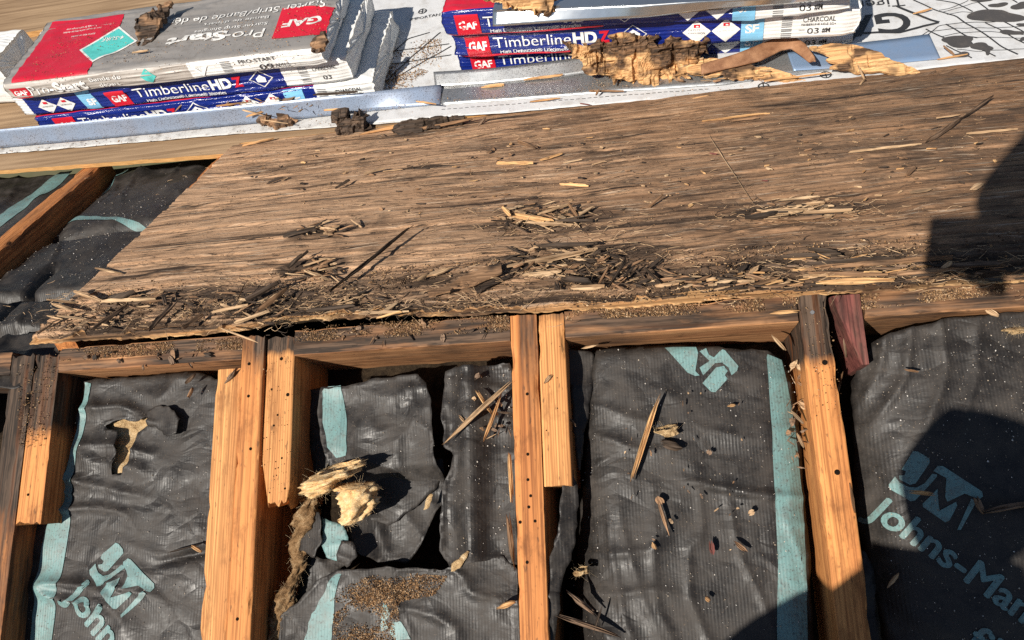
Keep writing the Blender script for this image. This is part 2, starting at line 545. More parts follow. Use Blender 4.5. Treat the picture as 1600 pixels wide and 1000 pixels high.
def sheet_mesh(name, poly, hf, step, mat, holes=(), smooth=True, attrs=None):
    """a draped sheet: a grid cut to an outline, its height given by hf(a, b)"""
    poly = np.array(poly, float)
    lo = poly.min(0) - step; hi = poly.max(0) + step
    nx = max(2, int((hi[0] - lo[0]) / step)) + 1; ny = max(2, int((hi[1] - lo[1]) / step)) + 1
    gx = lo[0] + np.arange(nx) * step; gy = lo[1] + np.arange(ny) * step
    cx, cy = np.meshgrid(gx[:-1] + step / 2, gy[:-1] + step / 2, indexing='ij')
    C = np.stack([cx.ravel(), cy.ravel()], 1)
    k = inside(C, poly)
    for hpoly in holes: k &= ~inside(C, np.array(hpoly))
    K = k.reshape(nx - 1, ny - 1)
    ii, jj = np.nonzero(K)
    f = np.stack([ii * ny + jj, (ii + 1) * ny + jj, (ii + 1) * ny + jj + 1, ii * ny + jj + 1], 1)
    cnt = np.bincount(f.ravel(), minlength=nx * ny)
    used = np.nonzero(cnt)[0]
    idx = -np.ones(nx * ny, int); idx[used] = np.arange(len(used))
    P = np.stack([gx[used // ny], gy[used % ny]], 1)
    bnd = cnt[used] < 4
    d, Q = nearest(P[bnd], [poly] + [np.array(h) for h in holes])
    lim = d < step * 1.3
    pb = P[bnd]; pb[lim] = Q[lim]; P[bnd] = pb
    z = hf(P[:, 0], P[:, 1])
    me = mesh(name, np.column_stack([P, z]), idx[f], mat, smooth)
    if attrs:
        for an, fn in attrs.items(): attr(me, an, fn(P[:, 0], P[:, 1]))
    return me


def pxpoly(fr, pts, k=0.0): return [fr.px(x, y, k) for x, y in pts]


def lumber(name, label, cat, mw, L, w, d, mat, rot=None, jag=(0., 0.), taper=None, seed=1, group=None, parent=None, seg=.008):
    """a sawn board: local X along its length, top face at z = 0"""
    r = .0022
    ys = list(np.linspace(-w / 2 + r, w / 2 - r, 9))
    per = [(y, 0.0) for y in ys] + [(w / 2 - r * .3, -r * .3), (w / 2, -r)]
    per += [(w / 2, z) for z in np.linspace(-d * .12, -d + r, 7)]
    per += [(y, -d) for y in ys[::-3]]
    per += [(-w / 2, z) for z in np.linspace(-d + r, -d * .12, 7)] + [(-w / 2, -r), (-w / 2 + r * .3, -r * .3)]
    per = np.array(per); m = len(per)
    n = max(6, int(L / seg))
    xs = np.linspace(0, L, n + 1)
    X, I = np.meshgrid(xs, np.arange(m), indexing='ij')
    Y = per[I, 0]; Z = per[I, 1]
    arc = np.concatenate([[0], np.cumsum(np.linalg.norm(np.diff(per, axis=0), axis=1))])
    A = arc[I]
    rv = np.clip(rot(X, Y / w) if rot is not None else np.zeros_like(X), 0, 1)
    disp = (fbm(X * 6, A * 90, seed) - .5) * .0014 + (fbm(X * 30, A * 160, seed + 5) - .5) * .0008
    disp = disp - rv * np.maximum(0, fbm(X * 22, A * 170, seed + 9) - .38) * .013
    cy, cz = 0.0, -d / 2
    cor = (np.abs(Y) > w / 2 - .0045) & (Z > -.03)
    chip = np.where(cor, np.maximum(0, fbm(X * 26, np.sign(Y) * 3 + seed, seed + 21, 3) - .56) * .020 * np.exp(Z / .010), 0)
    ny = np.where(np.abs(Y) > w / 2 - .0005, np.sign(Y), 0); nzz = np.where(Z > -.0005, 1.0, np.where(Z < -d + .0005, -1.0, 0))
    Y = Y + ny * disp; Z = Z + nzz * disp
    Y = Y - np.sign(Y) * chip * .5; Z = Z - chip
    Y = Y + (vn(X * 2.2, np.zeros_like(X), seed) - .5) * .002
    e0 = sst(.05, 0, X) * jag[0]; e1 = sst(L - .05, L, X) * jag[1]
    X = X + e0 * (fbm(A * 130, A * 0, seed + 2) ) - e1 * (fbm(A * 130, A * 0 + 4, seed + 3))
    if taper is not None:
        y0, y1 = taper(X)
        t = (Y + w / 2) / w
        Y = (-w / 2 + y0 * w) * (1 - t) + (w / 2 - y1 * w) * t
    V = np.stack([X.ravel(), Y.ravel(), Z.ravel()], 1)
    fs = []
    for i in range(n):
        for j in range(m):
            a = i * m + j; b = i * m + (j + 1) % m
            fs.append((a, b, b + m, a + m))
    # end caps as fans
    V = V.tolist(); c0 = len(V)
    V.append([float(np.mean(X[0])), float(np.mean(Y[0])), cz]); V.append([float(np.mean(X[-1])), float(np.mean(Y[-1])), cz])
    for j in range(m):
        fs.append((c0, (j + 1) % m, j)); fs.append((c0 + 1, n * m + j, n * m + (j + 1) % m))
    fs = [tuple(reversed(q)) for q in fs]
    me = mesh(name, V, fs, mat, True)
    attr(me, 'rot', np.concatenate([rv.ravel(), [rv[0].mean(), rv[-1].mean()]]))
    try: me.set_sharp_from_angle(angle=math.radians(50))
    except Exception: pass
    o = obj(name, me, mw, parent)
    return tag(o, label, cat, group)


def axes(O, x, y, z):
    m = Matrix.Identity(4)
    for i in range(3): m[i][0], m[i][1], m[i][2], m[i][3] = x[i], y[i], z[i], O[i]
    return m


def rafter(name, label, x0, x1, u0, u1, mat, fr=NEAR, top=0.0, d=.15, **kw):
    w = x1 - x0
    mw = axes(fr.to((x0 + x1) / 2, u0, top), fr.ey, -fr.ex, fr.ez)
    return lumber(name, label, 'rafter', mw, u1 - u0, w, d, mat, group='roof rafters', **kw)


def disc(name, r, h, mat, n=9):
    vs = [(r * math.cos(t), r * math.sin(t), 0) for t in np.linspace(0, 2 * math.pi, n + 1)[:-1]]
    top = [(x * .85, y * .85, h) for x, y, _ in vs]
    fs = [tuple(range(n, 2 * n))] + [(i, (i + 1) % n, n + (i + 1) % n, n + i) for i in range(n)]
    return mesh(name, vs + top, fs, mat, False)


ME_HOLE = disc('nail_hole', .0019, .0006, MT['hole'])  # black disc on the surface, painting the shade inside a hole
ME_HEAD = disc('nail_head', .0042, .0014, MT['nail'])


def spot(parent, me, x, y, z=0.0, s=1.0, name=None):
    return obj(name or me.name, me, Matrix.Translation((x, y, z)) @ Matrix.Scale(s, 4), parent)


# ================================================================== SETTING
g = mesh('ground', [(-400, -400, 0), (400, -400, 0), (400, 400, 0), (-400, 400, 0)], [(0, 1, 2, 3)], MT['ground'])
tag(obj('ground', g, Matrix.Translation((0, 0, -6.0))), kind='structure')


# ------------------------------------------------------------------ the rotten plywood sheet
def deck():
    T = .014
    Lpx = [UP.px(37, 536, T), UP.px(350, 240, T)]
    xl0, v0 = Lpx[0]; xl1, v1 = Lpx[1]

    def xleft(v): return xl0 + (xl1 - xl0) * (v - v0) / (v1 - v0)
    nx, ny = 720, 330
    XR = 1.32
    s = np.linspace(0, 1, nx + 1); t = np.linspace(0, 1, ny + 1) ** 1.15
    Sg, Tg = np.meshgrid(s, t, indexing='ij')
    # torn lower edge
    front_px = [(37, 536), (180, 528), (300, 521), (380, 516), (440, 500), (520, 495), (600, 494), (700, 491), (800, 487), (900, 482), (1040, 473), (1200, 461), (1400, 450), (1600, 436), (1750, 425)]
    fp = np.array([UP.px(x, y, .002) for x, y in front_px])
    fx = fp[:, 0]; fv = fp[:, 1] - .004

    def front(x):
        e = np.interp(x, fx, fv)
        j = (fbm(x * 14, x * 0 + 1.5, 3, 4) - .5) * .020 + np.maximum(0, fbm(x * 45, x * 0 + 8, 5, 3) - .52) * .06
        return e + np.maximum(0, j + .004)
    TOPV = FOLD + .012
    X = np.zeros_like(Sg); V = np.zeros_like(Sg)
    xg = xl0 + (XR - xl0) * Sg
    fe = front(xg)
    V = fe + (TOPV - fe) * Tg
    xlv = xleft(V) + (fbm(V * 40, V * 0 + 2, 9, 3) - .5) * .004 * (1 + 6 * sst(.12, 0, V))
    X = xlv + (XR - xlv) * Sg
    d = V - fe
    # long-grain noise
    wv = V + (fbm(X * 2.2, V * 4, 21, 3) - .5) * .10
    g1 = fbm(X * 4, wv * 110, 31, 4); g2 = fbm(X * 12, wv * 330, 33, 3)
    z = (g1 - .5) * .0026 + (g2 - .5) * .0012 + (fbm(X * 2.5, V * 5, 37, 2) - .5) * .006
    chk = sst(.60, .69, fbm(X * 2.0, wv * 46, 41, 4))
    z -= chk * .0032
    # plies lost: along the lower edge and in pockets
    spike = (fbm(X * 5.0, wv * 140, 51, 4) - .5)
    lowf = fbm(X * 4.5, V * 6, 53, 3)
    reach = .045 + .09 * (lowf - .35) + .03 * np.exp(-((X - .05) / .25) ** 2)
    reach = reach + .05 * np.exp(-((X + .62) / .16) ** 2) + .035 * np.exp(-((X - .75) / .3) ** 2)
    loss = (reach - d) / .045 + spike * 3.4
    rotp = np.zeros_like(X)
    for px_, py_, rx, rv, amp in ((850, 345, .10, .022, 1.3), (890, 405, .13, .030, 1.7), (950, 430, .10, .03, 1.6), (500, 362, .05, .02, 1.2), (490, 415, .05, .022, 1.3),
                                  (1250, 328, .09, .014, 1.4), (1300, 400, .22, .016, 1.6), (1500, 405, .3, .02, 1.7), (390, 470, .10, .03, 1.3), (650, 440, .10, .02, 1.2), (1000, 350, .2, .006, 1.0), (250, 470, .1, .03, 1.0)):
        cx, cv = UP.px(px_, py_, T)
        q = ((X - cx) / rx) ** 2 + ((V - cv) / rv) ** 2
        loss = np.maximum(loss, amp * (1 - q) + spike * 3.0)
        rotp = np.maximum(rotp, .62 * np.clip(1.9 - q * .7, 0, 1))
    ply = np.clip(np.floor(loss), 0, 3)
    # soft step so the ply edges stand as broken fibre ends
    step = sst(0, .12, loss) * .0030 + sst(1, 1.15, loss) * .0030 + sst(2, 2.15, loss) * .0030
    z -= step
    z += np.where(ply == 1, (fbm(X * 160, V * 7, 61, 3) - .5) * .0026, 0)
    lift = sst(.62, .8, fbm(X * 7, wv * 60, 71, 3)) * sst(.30, .02, d) * .006     # fibres lifting near the edge
    z += lift * (ply < 1)
    z = np.maximum(z, -T + .003)
    rot = np.clip(sst(.15, .0, d) * .50 + (lowf - .5) * .9 * sst(.3, .05, d), 0, 1) * (.55 + .45 * sst(-.6, 0.1, X))
    rot = np.maximum(rot, rotp * (.55 + .9 * (lowf - .3)))
    rot = np.maximum(rot, .55 * sst(0.55, 1.4, loss) * (ply < 2))
    Zt = T + z
    m = ny + 1
    vs = np.stack([X.ravel(), V.ravel(), Zt.ravel()], 1)
    i, j = np.meshgrid(np.arange(nx), np.arange(ny), indexing='ij')
    a = (i * m + j).ravel()
    fs = np.stack([a, a + m, a + m + 1, a + 1], 1).tolist()
    # skirt down to the underside on all sides
    loop = [k * m for k in range(nx + 1)] + [nx * m + k for k in range(1, ny + 1)] + [k * m + ny for k in range(nx - 1, -1, -1)] + [k for k in range(ny - 1, 0, -1)]
    vl = vs.tolist(); base = len(vl); nl = len(loop)
    mids = 3
    rr = random.Random(4)
    for q in range(1, mids + 1):
        for k in loop:
            x, v, zz = vl[k]
            zq = zz + (0.0 - zz) * q / mids
            o = (float(vn(x * 60, q * 3.3, 8)) - .5) * .007 * (v < .2)
            vl.append([x, v + o, zq])
    for q in range(mids):
        for k in range(nl):
            k2 = (k + 1) % nl
            ta = loop[k] if q == 0 else base + (q - 1) * nl + k
            tb = loop[k2] if q == 0 else base + (q - 1) * nl + k2
            ba = base + q * nl + k; bb = base + q * nl + k2
            fs.append((ta, ba, bb, tb))
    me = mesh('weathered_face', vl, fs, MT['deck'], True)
    pad = np.zeros(nl * mids)
    attr(me, 'ply', np.concatenate([ply.ravel(), pad]))
    attr(me, 'rot', np.concatenate([rot.ravel(), pad + .25]))
    ed = np.ones(nl * mids) * .85
    attr(me, 'edge', np.concatenate([np.zeros(ply.size), ed]))
    root = obj('plywood_sheet', None, UP.mat())
    tag(root, 'weathered tan plywood roof sheet with rotten splintered front edge over the ridge', 'plywood')
    obj('face_veneer', me, None, root)
    # lowest ply sticking out beneath the torn edge
    fp2 = np.array([UP.px(x, y, .002) for x, y in front_px])
    xs = np.linspace(xl0 - .004, 1.3, 420)
    fr_ = np.interp(xs, fp2[:, 0], fp2[:, 1]) - .0035 + (fbm(xs * 45, xs * 0, 91, 4) - .5) * .012
    gapm = sst(.62, .70, fbm(xs * 5, xs * 0 + 3, 93, 2))
    fr_ = fr_ + gapm * .02
    vs2 = []
    for q, (dv, zz) in enumerate(((.06, .0035), (.0, .0032), (.0, .0004), (.06, .0002))):
        for k, x in enumerate(xs):
            vs2.append((x, fr_[k] + dv + (0.0012 * math.sin(x * 900) if dv == 0 else 0), zz + .0012 * float(vn(x * 25, q, 4))))
    K = len(xs); f2 = []
    for q in range(3):
        for k in range(K - 1): f2.append((q * K + k, (q + 1) * K + k, (q + 1) * K + k + 1, q * K + k + 1))
    me2 = mesh('bottom_veneer', vs2, f2, MT['fresh'], False)
    attr(me2, 'rot', np.clip(fbm(np.array([v[0] for v in vs2]) * 8, 0 * np.array([v[0] for v in vs2]), 97) * 1.5 - .55, 0, .8))
    obj('bottom_veneer', me2, None, root)
    return front


FRONT = deck()


def deck_z(x, v): return .0145


# upper sheathing on the flat part: the next sheets
def sheet_box(name, label, poly, fr, k0, k1, mat, seed=1):
    poly = rag(poly, .0012, .01, seed)
    n = len(poly)
    vs = [(p[0], p[1], k1) for p in poly] + [(p[0], p[1], k0) for p in poly]
    fs = [tuple(range(n))] + [(i, i + n, (i + 1) % n + n, (i + 1) % n) for i in range(n)]
    # duplicate the rim so the sawn edge keeps its own colour
    base = len(vs)
    vs += [(p[0], p[1], k1) for p in poly]
    fs = [tuple(range(n))] + [(base + i, i + n, (i + 1) % n + n, base + (i + 1) % n) for i in range(n)]
    me = mesh(name, vs, fs, mat, False)
    at = np.zeros(len(vs)); at[n:] = 1
    attr(me, 'edge', at)
    o = obj(name, me, fr.mat())
    return tag(o, label, 'plywood')


e0 = FLAT.px(-260, 286, .012); e1 = FLAT.px(352, 240, .012)
sheet_box('plywood_sheet', 'tan plywood sheet with bright orange sawn edge beneath the left shingle stack',
          [(-2.9, e0[1] + .08), e0, e1, (e1[0] + .03, .016), (1.5, .016), (1.7, 1.5), (-2.9, 1.5)], FLAT, 0.0, .012, MT['sheath'], 2)
q0 = FLAT.px(-300, 112, .03); q1 = FLAT.px(200, 22, .03); q2 = FLAT.px(560, -40, .03)
sheet_box('plywood_sheet', 'pale plywood sheet lying loose behind the grey starter bundle',
          [q0, q1, (q2[0], q2[1]), (-.5, 2.2), (-2.9, 2.2)], FLAT, .0125, .03, MT['sheath'], 5)

# ------------------------------------------------------------------ rafters on the open slope
UB = -1.9


def top_rot(L, reach, amt=1.0): return lambda X, y: amt * sst(L - reach, L - reach * .25, X)


L0 = 0 - UB
r = rafter('rafter', 'weathered left-edge rafter, blackened near the ridge', -.840, -.797, UB, .0, MT['rafter_brown'], rot=lambda X, y: .35 + .55 * sst(L0 - .35, L0 - .05, X), jag=(0, .02), seed=11)
r = rafter('rafter', 'short sister rafter at far left, black top half and orange lower end', -.796, -.751, -.285, -.002, MT['rafter'], rot=lambda X, y: .95 * sst(.10, .22, X), jag=(.012, .02), seed=12, d=.14)
spot(r, ME_HOLE, .05, .005, .0, 1.2)
r = rafter('rafter', 'clean orange rafter, leftmost of the three beside the torn logo batt', -.470, -.4275, UB, -.055, MT['rafter_light'], rot=lambda X, y: .15 * sst(1.7, 1.85, X), seed=13, d=.17)
r = rafter('rafter', 'middle rafter of the left trio, dark nail stains on orange wood', -.4265, -.3885, UB, .0, MT['rafter'], rot=lambda X, y: .05 + .36 * sst(L0 - .11, L0 - .01, X), jag=(0, .015), seed=14, d=.17, top=.003)
for u, y in ((-.10, .004), (-.18, -.004), (-.42, .003), (-.05, .006)): spot(r, ME_HOLE, u - UB, y, .0, 1.3)
r = rafter('rafter', 'tan wormholed sister rafter with a broken pointed lower end', -.3875, -.342, -.285, -.004, MT['rafter_light'], rot=lambda X, y: .8 * sst(.235, .28, X), jag=(.055, .012), seed=15, d=.13, top=-.002,
           taper=lambda X: (np.clip((.05 - X) / .05, 0, 1) * .12, np.clip((.085 - X) / .085, 0, 1) * .38))
rr = random.Random(3)
for k in range(12): spot(r, ME_HOLE, rr.uniform(.03, .26), rr.uniform(-.017, .014), .0002, rr.choice((.3, .4, .5, .9, 1.5)))
r = rafter('rafter', 'centre rafter with a row of nail holes in orange wood', -.0035, .0365, UB, .0, MT['rafter_brown'], rot=lambda X, y: .08 + .30 * sst(L0 - .22, L0 - .03, X) * (y < .2), jag=(0, .006), seed=16, d=.17)
for u, y in ((-.205, 0), (-.24, .001), (-.262, -.002), (-.277, .001), (-.296, -.007), (-.297, .014), (-.12, -.002), (-.35, .006)): spot(r, ME_HOLE, u - UB, y, .0, 1.25)
r = rafter('rafter', 'light tan sister rafter right of centre, cut off square halfway', .0375, .0765, -.252, -.002, MT['rafter_light'], rot=lambda X, y: .35 * sst(.225, .25, X), jag=(.004, .006), seed=17, d=.14, top=-.001)
for k in range(4): spot(r, ME_HOLE, rr.uniform(.04, .22), rr.uniform(-.014, .014), .0002, rr.uniform(.35, .7))
r = rafter('rafter', 'right-hand single rafter, orange with charred black top end', .399, .4395, UB, .018, MT['rafter'], rot=lambda X, y: .95 * sst(L0 - .13, L0 - .045, X), jag=(0, .008), seed=18, d=.17, top=.002)
for u, y in ((-.245, -.004), (-.10, -.006)): spot(r, ME_HOLE, u - UB, y, .0, 2.0)
spot(r, ME_HEAD, -.03 - UB, .002, .0005, .8)
# rafter that carries the far slope, seen through the gap at upper left
rafter('rafter', 'brown rafter crossing the dark opening at upper left', -1.165, -1.118, -.25, .80, MT['rafter_brown'], fr=UP, d=.13, seed=19, rot=lambda X, y: .2 + 0 * X)
rafter('rafter', 'hidden edge rafter under the left edge of the rotten plywood', -.79, -.75, .03, .74, MT['rafter_brown'], fr=UP, d=.13, seed=20, top=-.001)

# ------------------------------------------------------------------ blocking between the rafters
UF = -.041


def block(label, x0, x1, seed, rotf, mat='header', top=0.0, uf=UF, slope=0.0):
    mw = axes(NEAR.to(x0, uf + .019, top), NEAR.ex, NEAR.ey, NEAR.ez)
    rf = lambda X, y: np.where(np.abs(y) < .47, .42 + .5 * (fbm(X * 12, y * 3, seed) - .5), rotf(X, y))
    o = lumber('blocking', label, 'blocking', mw, x1 - x0, .040, .172, MT[mat], rot=rf, seed=seed, group='blocking along the ridge')
    return o


block('brown blocking above the left batt with the torn hole', -.7505, -.471 + .042, 21, lambda X, y: .10 + .7 * (fbm(X * 9, X * 0, 2) - .4))
block('dark stained blocking between trio rafter and centre rafter', -.3415, -.004, 22, lambda X, y: .28 + .7 * (fbm(X * 7, X * 0, 4) - .4))
block('reddish blocking above the clean upside-down logo batt', .0772, .3985, 23, lambda X, y: .12 + .7 * (fbm(X * 6, X * 0, 6) - .4))
block('blocking at far right above the shaded batt', .486, 1.25, 24, lambda X, y: .15 + .7 * (fbm(X * 6, X * 0, 8) - .4))
block('weathered blocking end at the left border', -1.118, -.841, 25, lambda X, y: .5 + 0 * X)
# red painted wedge
mw = axes(NEAR.to(.465, -.105, -.004), NEAR.ey, -NEAR.ex, NEAR.ez)
lumber('red_block', 'red painted wooden wedge beside the right-hand rafter top', 'wood block', mw, .098, .040, .10, MT['red'], seed=26,
       taper=lambda X: (np.clip((.095 - X) / .095, 0, 1) * .05, np.clip((.10 - X) / .10, 0, 1) * .72), rot=lambda X, y: .22 + .5 * (fbm(X * 30, y * 9, 3) - .5))


# ------------------------------------------------------------------ lettering
_txt = {}


def text2d(s, bold=0.0, spacing=1.0):
    key = (s, bold, spacing)
    if key in _txt: return _txt[key]
    cu = bpy.data.curves.new('t', 'FONT'); cu.body = s; cu.size = 1.0; cu.offset = bold; cu.space_character = spacing
    cu.resolution_u = 4
    o = bpy.data.objects.new('t', cu); COL.objects.link(o)
    dg = bpy.context.evaluated_depsgraph_get()
    me = bpy.data.meshes.new_from_object(o.evaluated_get(dg))
    vs = np.array([v.co[:2] for v in me.vertices]) if len(me.vertices) else np.zeros((0, 2))
    fs = [tuple(p.vertices) for p in me.polygons]
    bpy.data.objects.remove(o); bpy.data.curves.remove(cu); bpy.data.meshes.remove(me)
    _txt[key] = (vs, fs)
    return vs, fs


def poly2d(polys):
    """polygons -> triangles"""
    bm = bmesh.new()
    for p in polys:
        bm.faces.new([bm.verts.new((x, y, 0)) for x, y in p])
    bmesh.ops.triangulate(bm, faces=bm.faces[:])
    bm.verts.index_update()
    vs = np.array([v.co[:2] for v in bm.verts]); fs = [tuple(v.index for v in f.verts) for f in bm.faces]
    bm.free()
    return vs, fs


def drape(name, vs, fs, place, mat, parent, cell=.007):
    """cut flat shapes into small cells and lay them on a surface; place(P) -> 3-D points"""
    bm = bmesh.new()
    bv = [bm.verts.new((x, y, 0)) for x, y in vs]
    for f in fs:
        try: bm.faces.new([bv[i] for i in f])
        except ValueError: pass
    bmesh.ops.remove_doubles(bm, verts=bm.verts[:], dist=1e-6)
    bmesh.ops.triangulate(bm, faces=bm.faces[:], ngon_method='EAR_CLIP')
    lo = vs.min(0); hi = vs.max(0)
    for ax in (0, 1):
        no = (1, 0, 0) if ax == 0 else (0, 1, 0)
        for k in range(1, int((hi[ax] - lo[ax]) / cell) + 1):
            p = [0, 0, 0]; p[ax] = lo[ax] + k * cell
            bmesh.ops.bisect_plane(bm, geom=bm.verts[:] + bm.edges[:] + bm.faces[:], plane_co=p, plane_no=no)
    bmesh.ops.recalc_face_normals(bm, faces=bm.faces[:])
    P = np.array([v.co[:2] for v in bm.verts])
    bm.verts.index_update()
    ff = [tuple(v.index for v in f.verts) for f in bm.faces]
    bm.free()
    Q = place(P)
    me = mesh(name, Q, ff, mat, True)
    # face outward
    return obj(name, me, None, parent)


def on_sheet(hf, off): return lambda P: np.column_stack([P, hf(P[:, 0], P[:, 1]) + off])


def text_on(fr, hf, k, s, p0, p1, cap, mat, parent, bold=.02, off=.001, name='lettering', cell=.008):
    """text whose baseline starts at picture place p0 and heads for p1; cap = capital height in metres"""
    vs, fs = text2d(s, 0.0)
    a = np.array(fr.px(*p0, k)); b = np.array(fr.px(*p1, k))
    d = (b - a) / np.linalg.norm(b - a); u = np.array([-d[1], d[0]])
    sc = cap / .72
    o = None
    for i, (sx, sy) in enumerate(((0, 0), (.03, 0), (-.03, 0), (0, .02), (0, -.02)) if bold else ((0, 0),)):    # printed heavy
        P = a + (vs[:, :1] + sx) * sc * d + (vs[:, 1:] + sy) * sc * u
        o = drape(name, P, fs, on_sheet(hf, off + .0001 * i), mat, parent, cell)
    return o


# ------------------------------------------------------------------ insulation batts
def wrk(x, u, seed, ang, f1, f2, amp):
    c, s = math.cos(ang), math.sin(ang)
    p = (c * x + s * u); q = (-s * x + c * u)
    p = p + (fbm(x * 7, u * 7, seed + 40, 2) - .5) * .06
    n_ = vn(p * f1, q * f2, seed)
    m = sst(.35, .75, vn(x * 6 + 3, u * 6 + 1, seed + 7))
    return (1 - np.abs(2 * n_ - 1)) ** 4.0 * amp * 1.15 * m


def pillow(lev, xl, xr, drop=.045, uend=None):
    def f(x, u):
        t = np.abs(2 * (x - (xl + xr) / 2) / (xr - xl))
        h = lev - drop * np.clip(t, 0, 1.25) ** 7
        if uend is not None: h = h - .035 * sst(uend - .03, uend + .012, u)
        return h
    return f


def batt(label, floor, name='insulation_batt', fr=NEAR):
    root = obj(name, None, fr.mat())
    tag(root, label, 'insulation', 'black faced insulation batts')
    if floor:
        x0, x1, u0, u1, lv, mt = floor
        me = sheet_mesh('wool_core', rag([(x0, u0), (x1, u0), (x1, u1), (x0, u1)], .004, .02, 3), lambda x, u: lv + (fbm(x * 30, u * 30, 5, 4) - .5) * .03, .009, MT[mt])
        obj('wool_core', me, None, root)
    return root


def film(root, poly, hf, step=.0045, holes=(), name='facing', mat='film', ragged=.003, seed=1, curl=None):
    P = rag(rag(poly, ragged * 1.4, .022, seed + 50), ragged, step * 1.3, seed)
    H = [rag(rag(h, ragged * 1.2, .018, seed + 60 + i), ragged * .9, step * 1.2, seed + 3 + i) for i, h in enumerate(holes)]

    def hh(x, u):
        z = hf(x, u)
        if curl:
            d, _ = nearest(np.column_stack([x, u]), H if curl[2] == 'h' else [P])
            z = z + curl[0] * sst(curl[1], 0, d) * (.4 + 1.2 * vn(x * 40, u * 40, seed + 9))
        return z
    o = obj(name, sheet_mesh(name, P, hh, step, MT[mat], H), None, root)
    solid(o, .0004)
    return o


# --- left batt (torn hole, logo)
K1 = -.045
pil1 = pillow(K1, -.86, -.44, .02)


def h1(x, u):
    z = pil1(x, u) + wrk(x, u, 3, 1.35, 26, 6, .009) * sst(-.50, -.60, x) + wrk(x, u, 5, 1.2, 34, 9, .005) * sst(-.50, -.58, x) + wrk(x, u, 8, .4, 20, 6, .002)
    z = z + (fbm(x * 9, u * 9, 4, 3) - .5) * .012 - .012 * np.exp(-((u + .352 - .18 * (x + .62)) / .006) ** 2) * sst(-.60, -.52, x)
    return z - .03 * sst(-.055, -.02, u)


B1 = batt('black insulation batt with torn hole and teal logo at far left', (-.79, -.44, -1.2, -.03, -.13, 'wool_shade'))
o1 = pxpoly(NEAR, [(136, 598), (150, 590), (230, 585), (300, 580), (335, 592), (368, 600), (368, 760), (350, 1000), (345, 1150), (-20, 1150), (14, 1000), (28, 868), (60, 806), (100, 748), (120, 684)], K1)
hole1 = pxpoly(NEAR, [(166, 662), (196, 652), (212, 660), (236, 652), (240, 662), (214, 676), (208, 700), (206, 728), (192, 746), (178, 742), (184, 712), (178, 684)], K1)
F1 = film(B1, o1, h1, holes=[hole1], seed=2, curl=(.003, .006, 'h'))
tear = pxpoly(NEAR, [(234, 640), (252, 634), (272, 636), (291, 656), (284, 678), (268, 682), (248, 668), (232, 664)], K1)
film(B1, tear, lambda x, u: h1(x, u) + .004 + .012 * sst(-.60, -.55, x), step=.003, name='torn_flap', seed=5)
tear = pxpoly(NEAR, [(166, 668), (188, 676), (190, 706), (180, 724), (172, 716), (176, 690)], K1)
film(B1, tear, lambda x, u: h1(x, u) + .006, step=.003, name='torn_flap', seed=6)
me = sheet_mesh('wool', rag(pxpoly(NEAR, [(150, 640), (260, 640), (255, 690), (225, 760), (160, 760)], K1), .004, .006, 2), lambda x, u: h1(x, u) - .010 + (fbm(x * 60, u * 60, 3, 3) - .5) * .012, .004, MT['wool'])
obj('wool', me, None, B1)
st1 = pxpoly(NEAR, [(138, 598), (146, 600), (136, 660), (118, 740), (112, 800), (103, 860), (92, 925), (83, 1000), (78, 1100), (30, 1100), (46, 1000), (62, 880), (72, 825), (104, 748), (124, 670)], K1)
me = sheet_mesh('stripe', st1, lambda x, u: h1(x, u) + .0012, .004, MT['teal']); obj('stripe', me, None, F1)
z6 = lambda pts: [(80 + x / 5.555, 820 + y / 5.555) for x, y in pts]
logo1 = [z6(p) for p in ([(570, 155), (600, 165), (635, 210), (640, 245), (510, 395), (475, 405), (425, 375), (418, 345), (455, 340), (468, 315), (440, 288), (450, 258)],
                         [(395, 335), (340, 395), (345, 430), (425, 530), (455, 525), (560, 445), (655, 375), (650, 355), (625, 345), (580, 388), (520, 430), (470, 442), (425, 415), (405, 380)],
                         [(640, 320), (680, 290), (705, 300), (905, 510), (908, 545), (880, 580), (850, 572), (780, 522), (650, 550), (690, 440), (675, 400), (640, 345)],
                         [(620, 455), (600, 530), (555, 625), (600, 612), (722, 573), (730, 592), (600, 725), (575, 720), (475, 580), (480, 560), (520, 500)],
                         [(820, 570), (855, 595), (800, 650), (642, 800), (636, 775), (740, 650)])]
vs, fs = poly2d([pxpoly(NEAR, p, K1) for p in logo1])
drape('logo', vs, fs, on_sheet(h1, .0012), MT['teal'], F1)
text_on(NEAR, h1, K1, 'Johns-Manville', (108, 934), (153, 996), .044, MT['teal'], F1, bold=.014, off=.0012)

# --- second batt: ripped open
K2 = -.055
w2 = lambda x, u, s=0: wrk(x, u, 13 + s, 1.3, 30, 8, .006) + wrk(x, u, 17 + s, .2, 30, 10, .004) + (fbm(x * 11, u * 11, 14 + s, 3) - .5) * .011
B2 = batt('ripped open insulation batt with granules between trio and centre rafters', (-.345, .0, -1.2, -.03, -.135, 'wool_shade'))
P2 = lambda pts: pxpoly(NEAR, pts, K2)
ha = lambda x, u: K2 - .010 + w2(x, u) + .05 * (x + .30)
film(B2, P2([(470, 612), (496, 604), (503, 650), (512, 712), (500, 744), (484, 736), (478, 690)]), ha, seed=11, name='facing_scrap')
hb = lambda x, u: K2 + .012 + w2(x, u, 2) - .030 * sst(-.205, -.245, u) * sst(-.27, -.20, x)
F2 = film(B2, P2([(506, 606), (560, 600), (655, 588), (668, 600), (676, 622), (684, 650), (684, 700), (694, 740), (690, 780), (668, 812), (650, 850), (634, 878), (590, 876), (566, 866), (548, 840), (540, 790), (520, 730), (510, 690), (502, 650)]), hb, seed=12, curl=(.003, .007, 'p'))
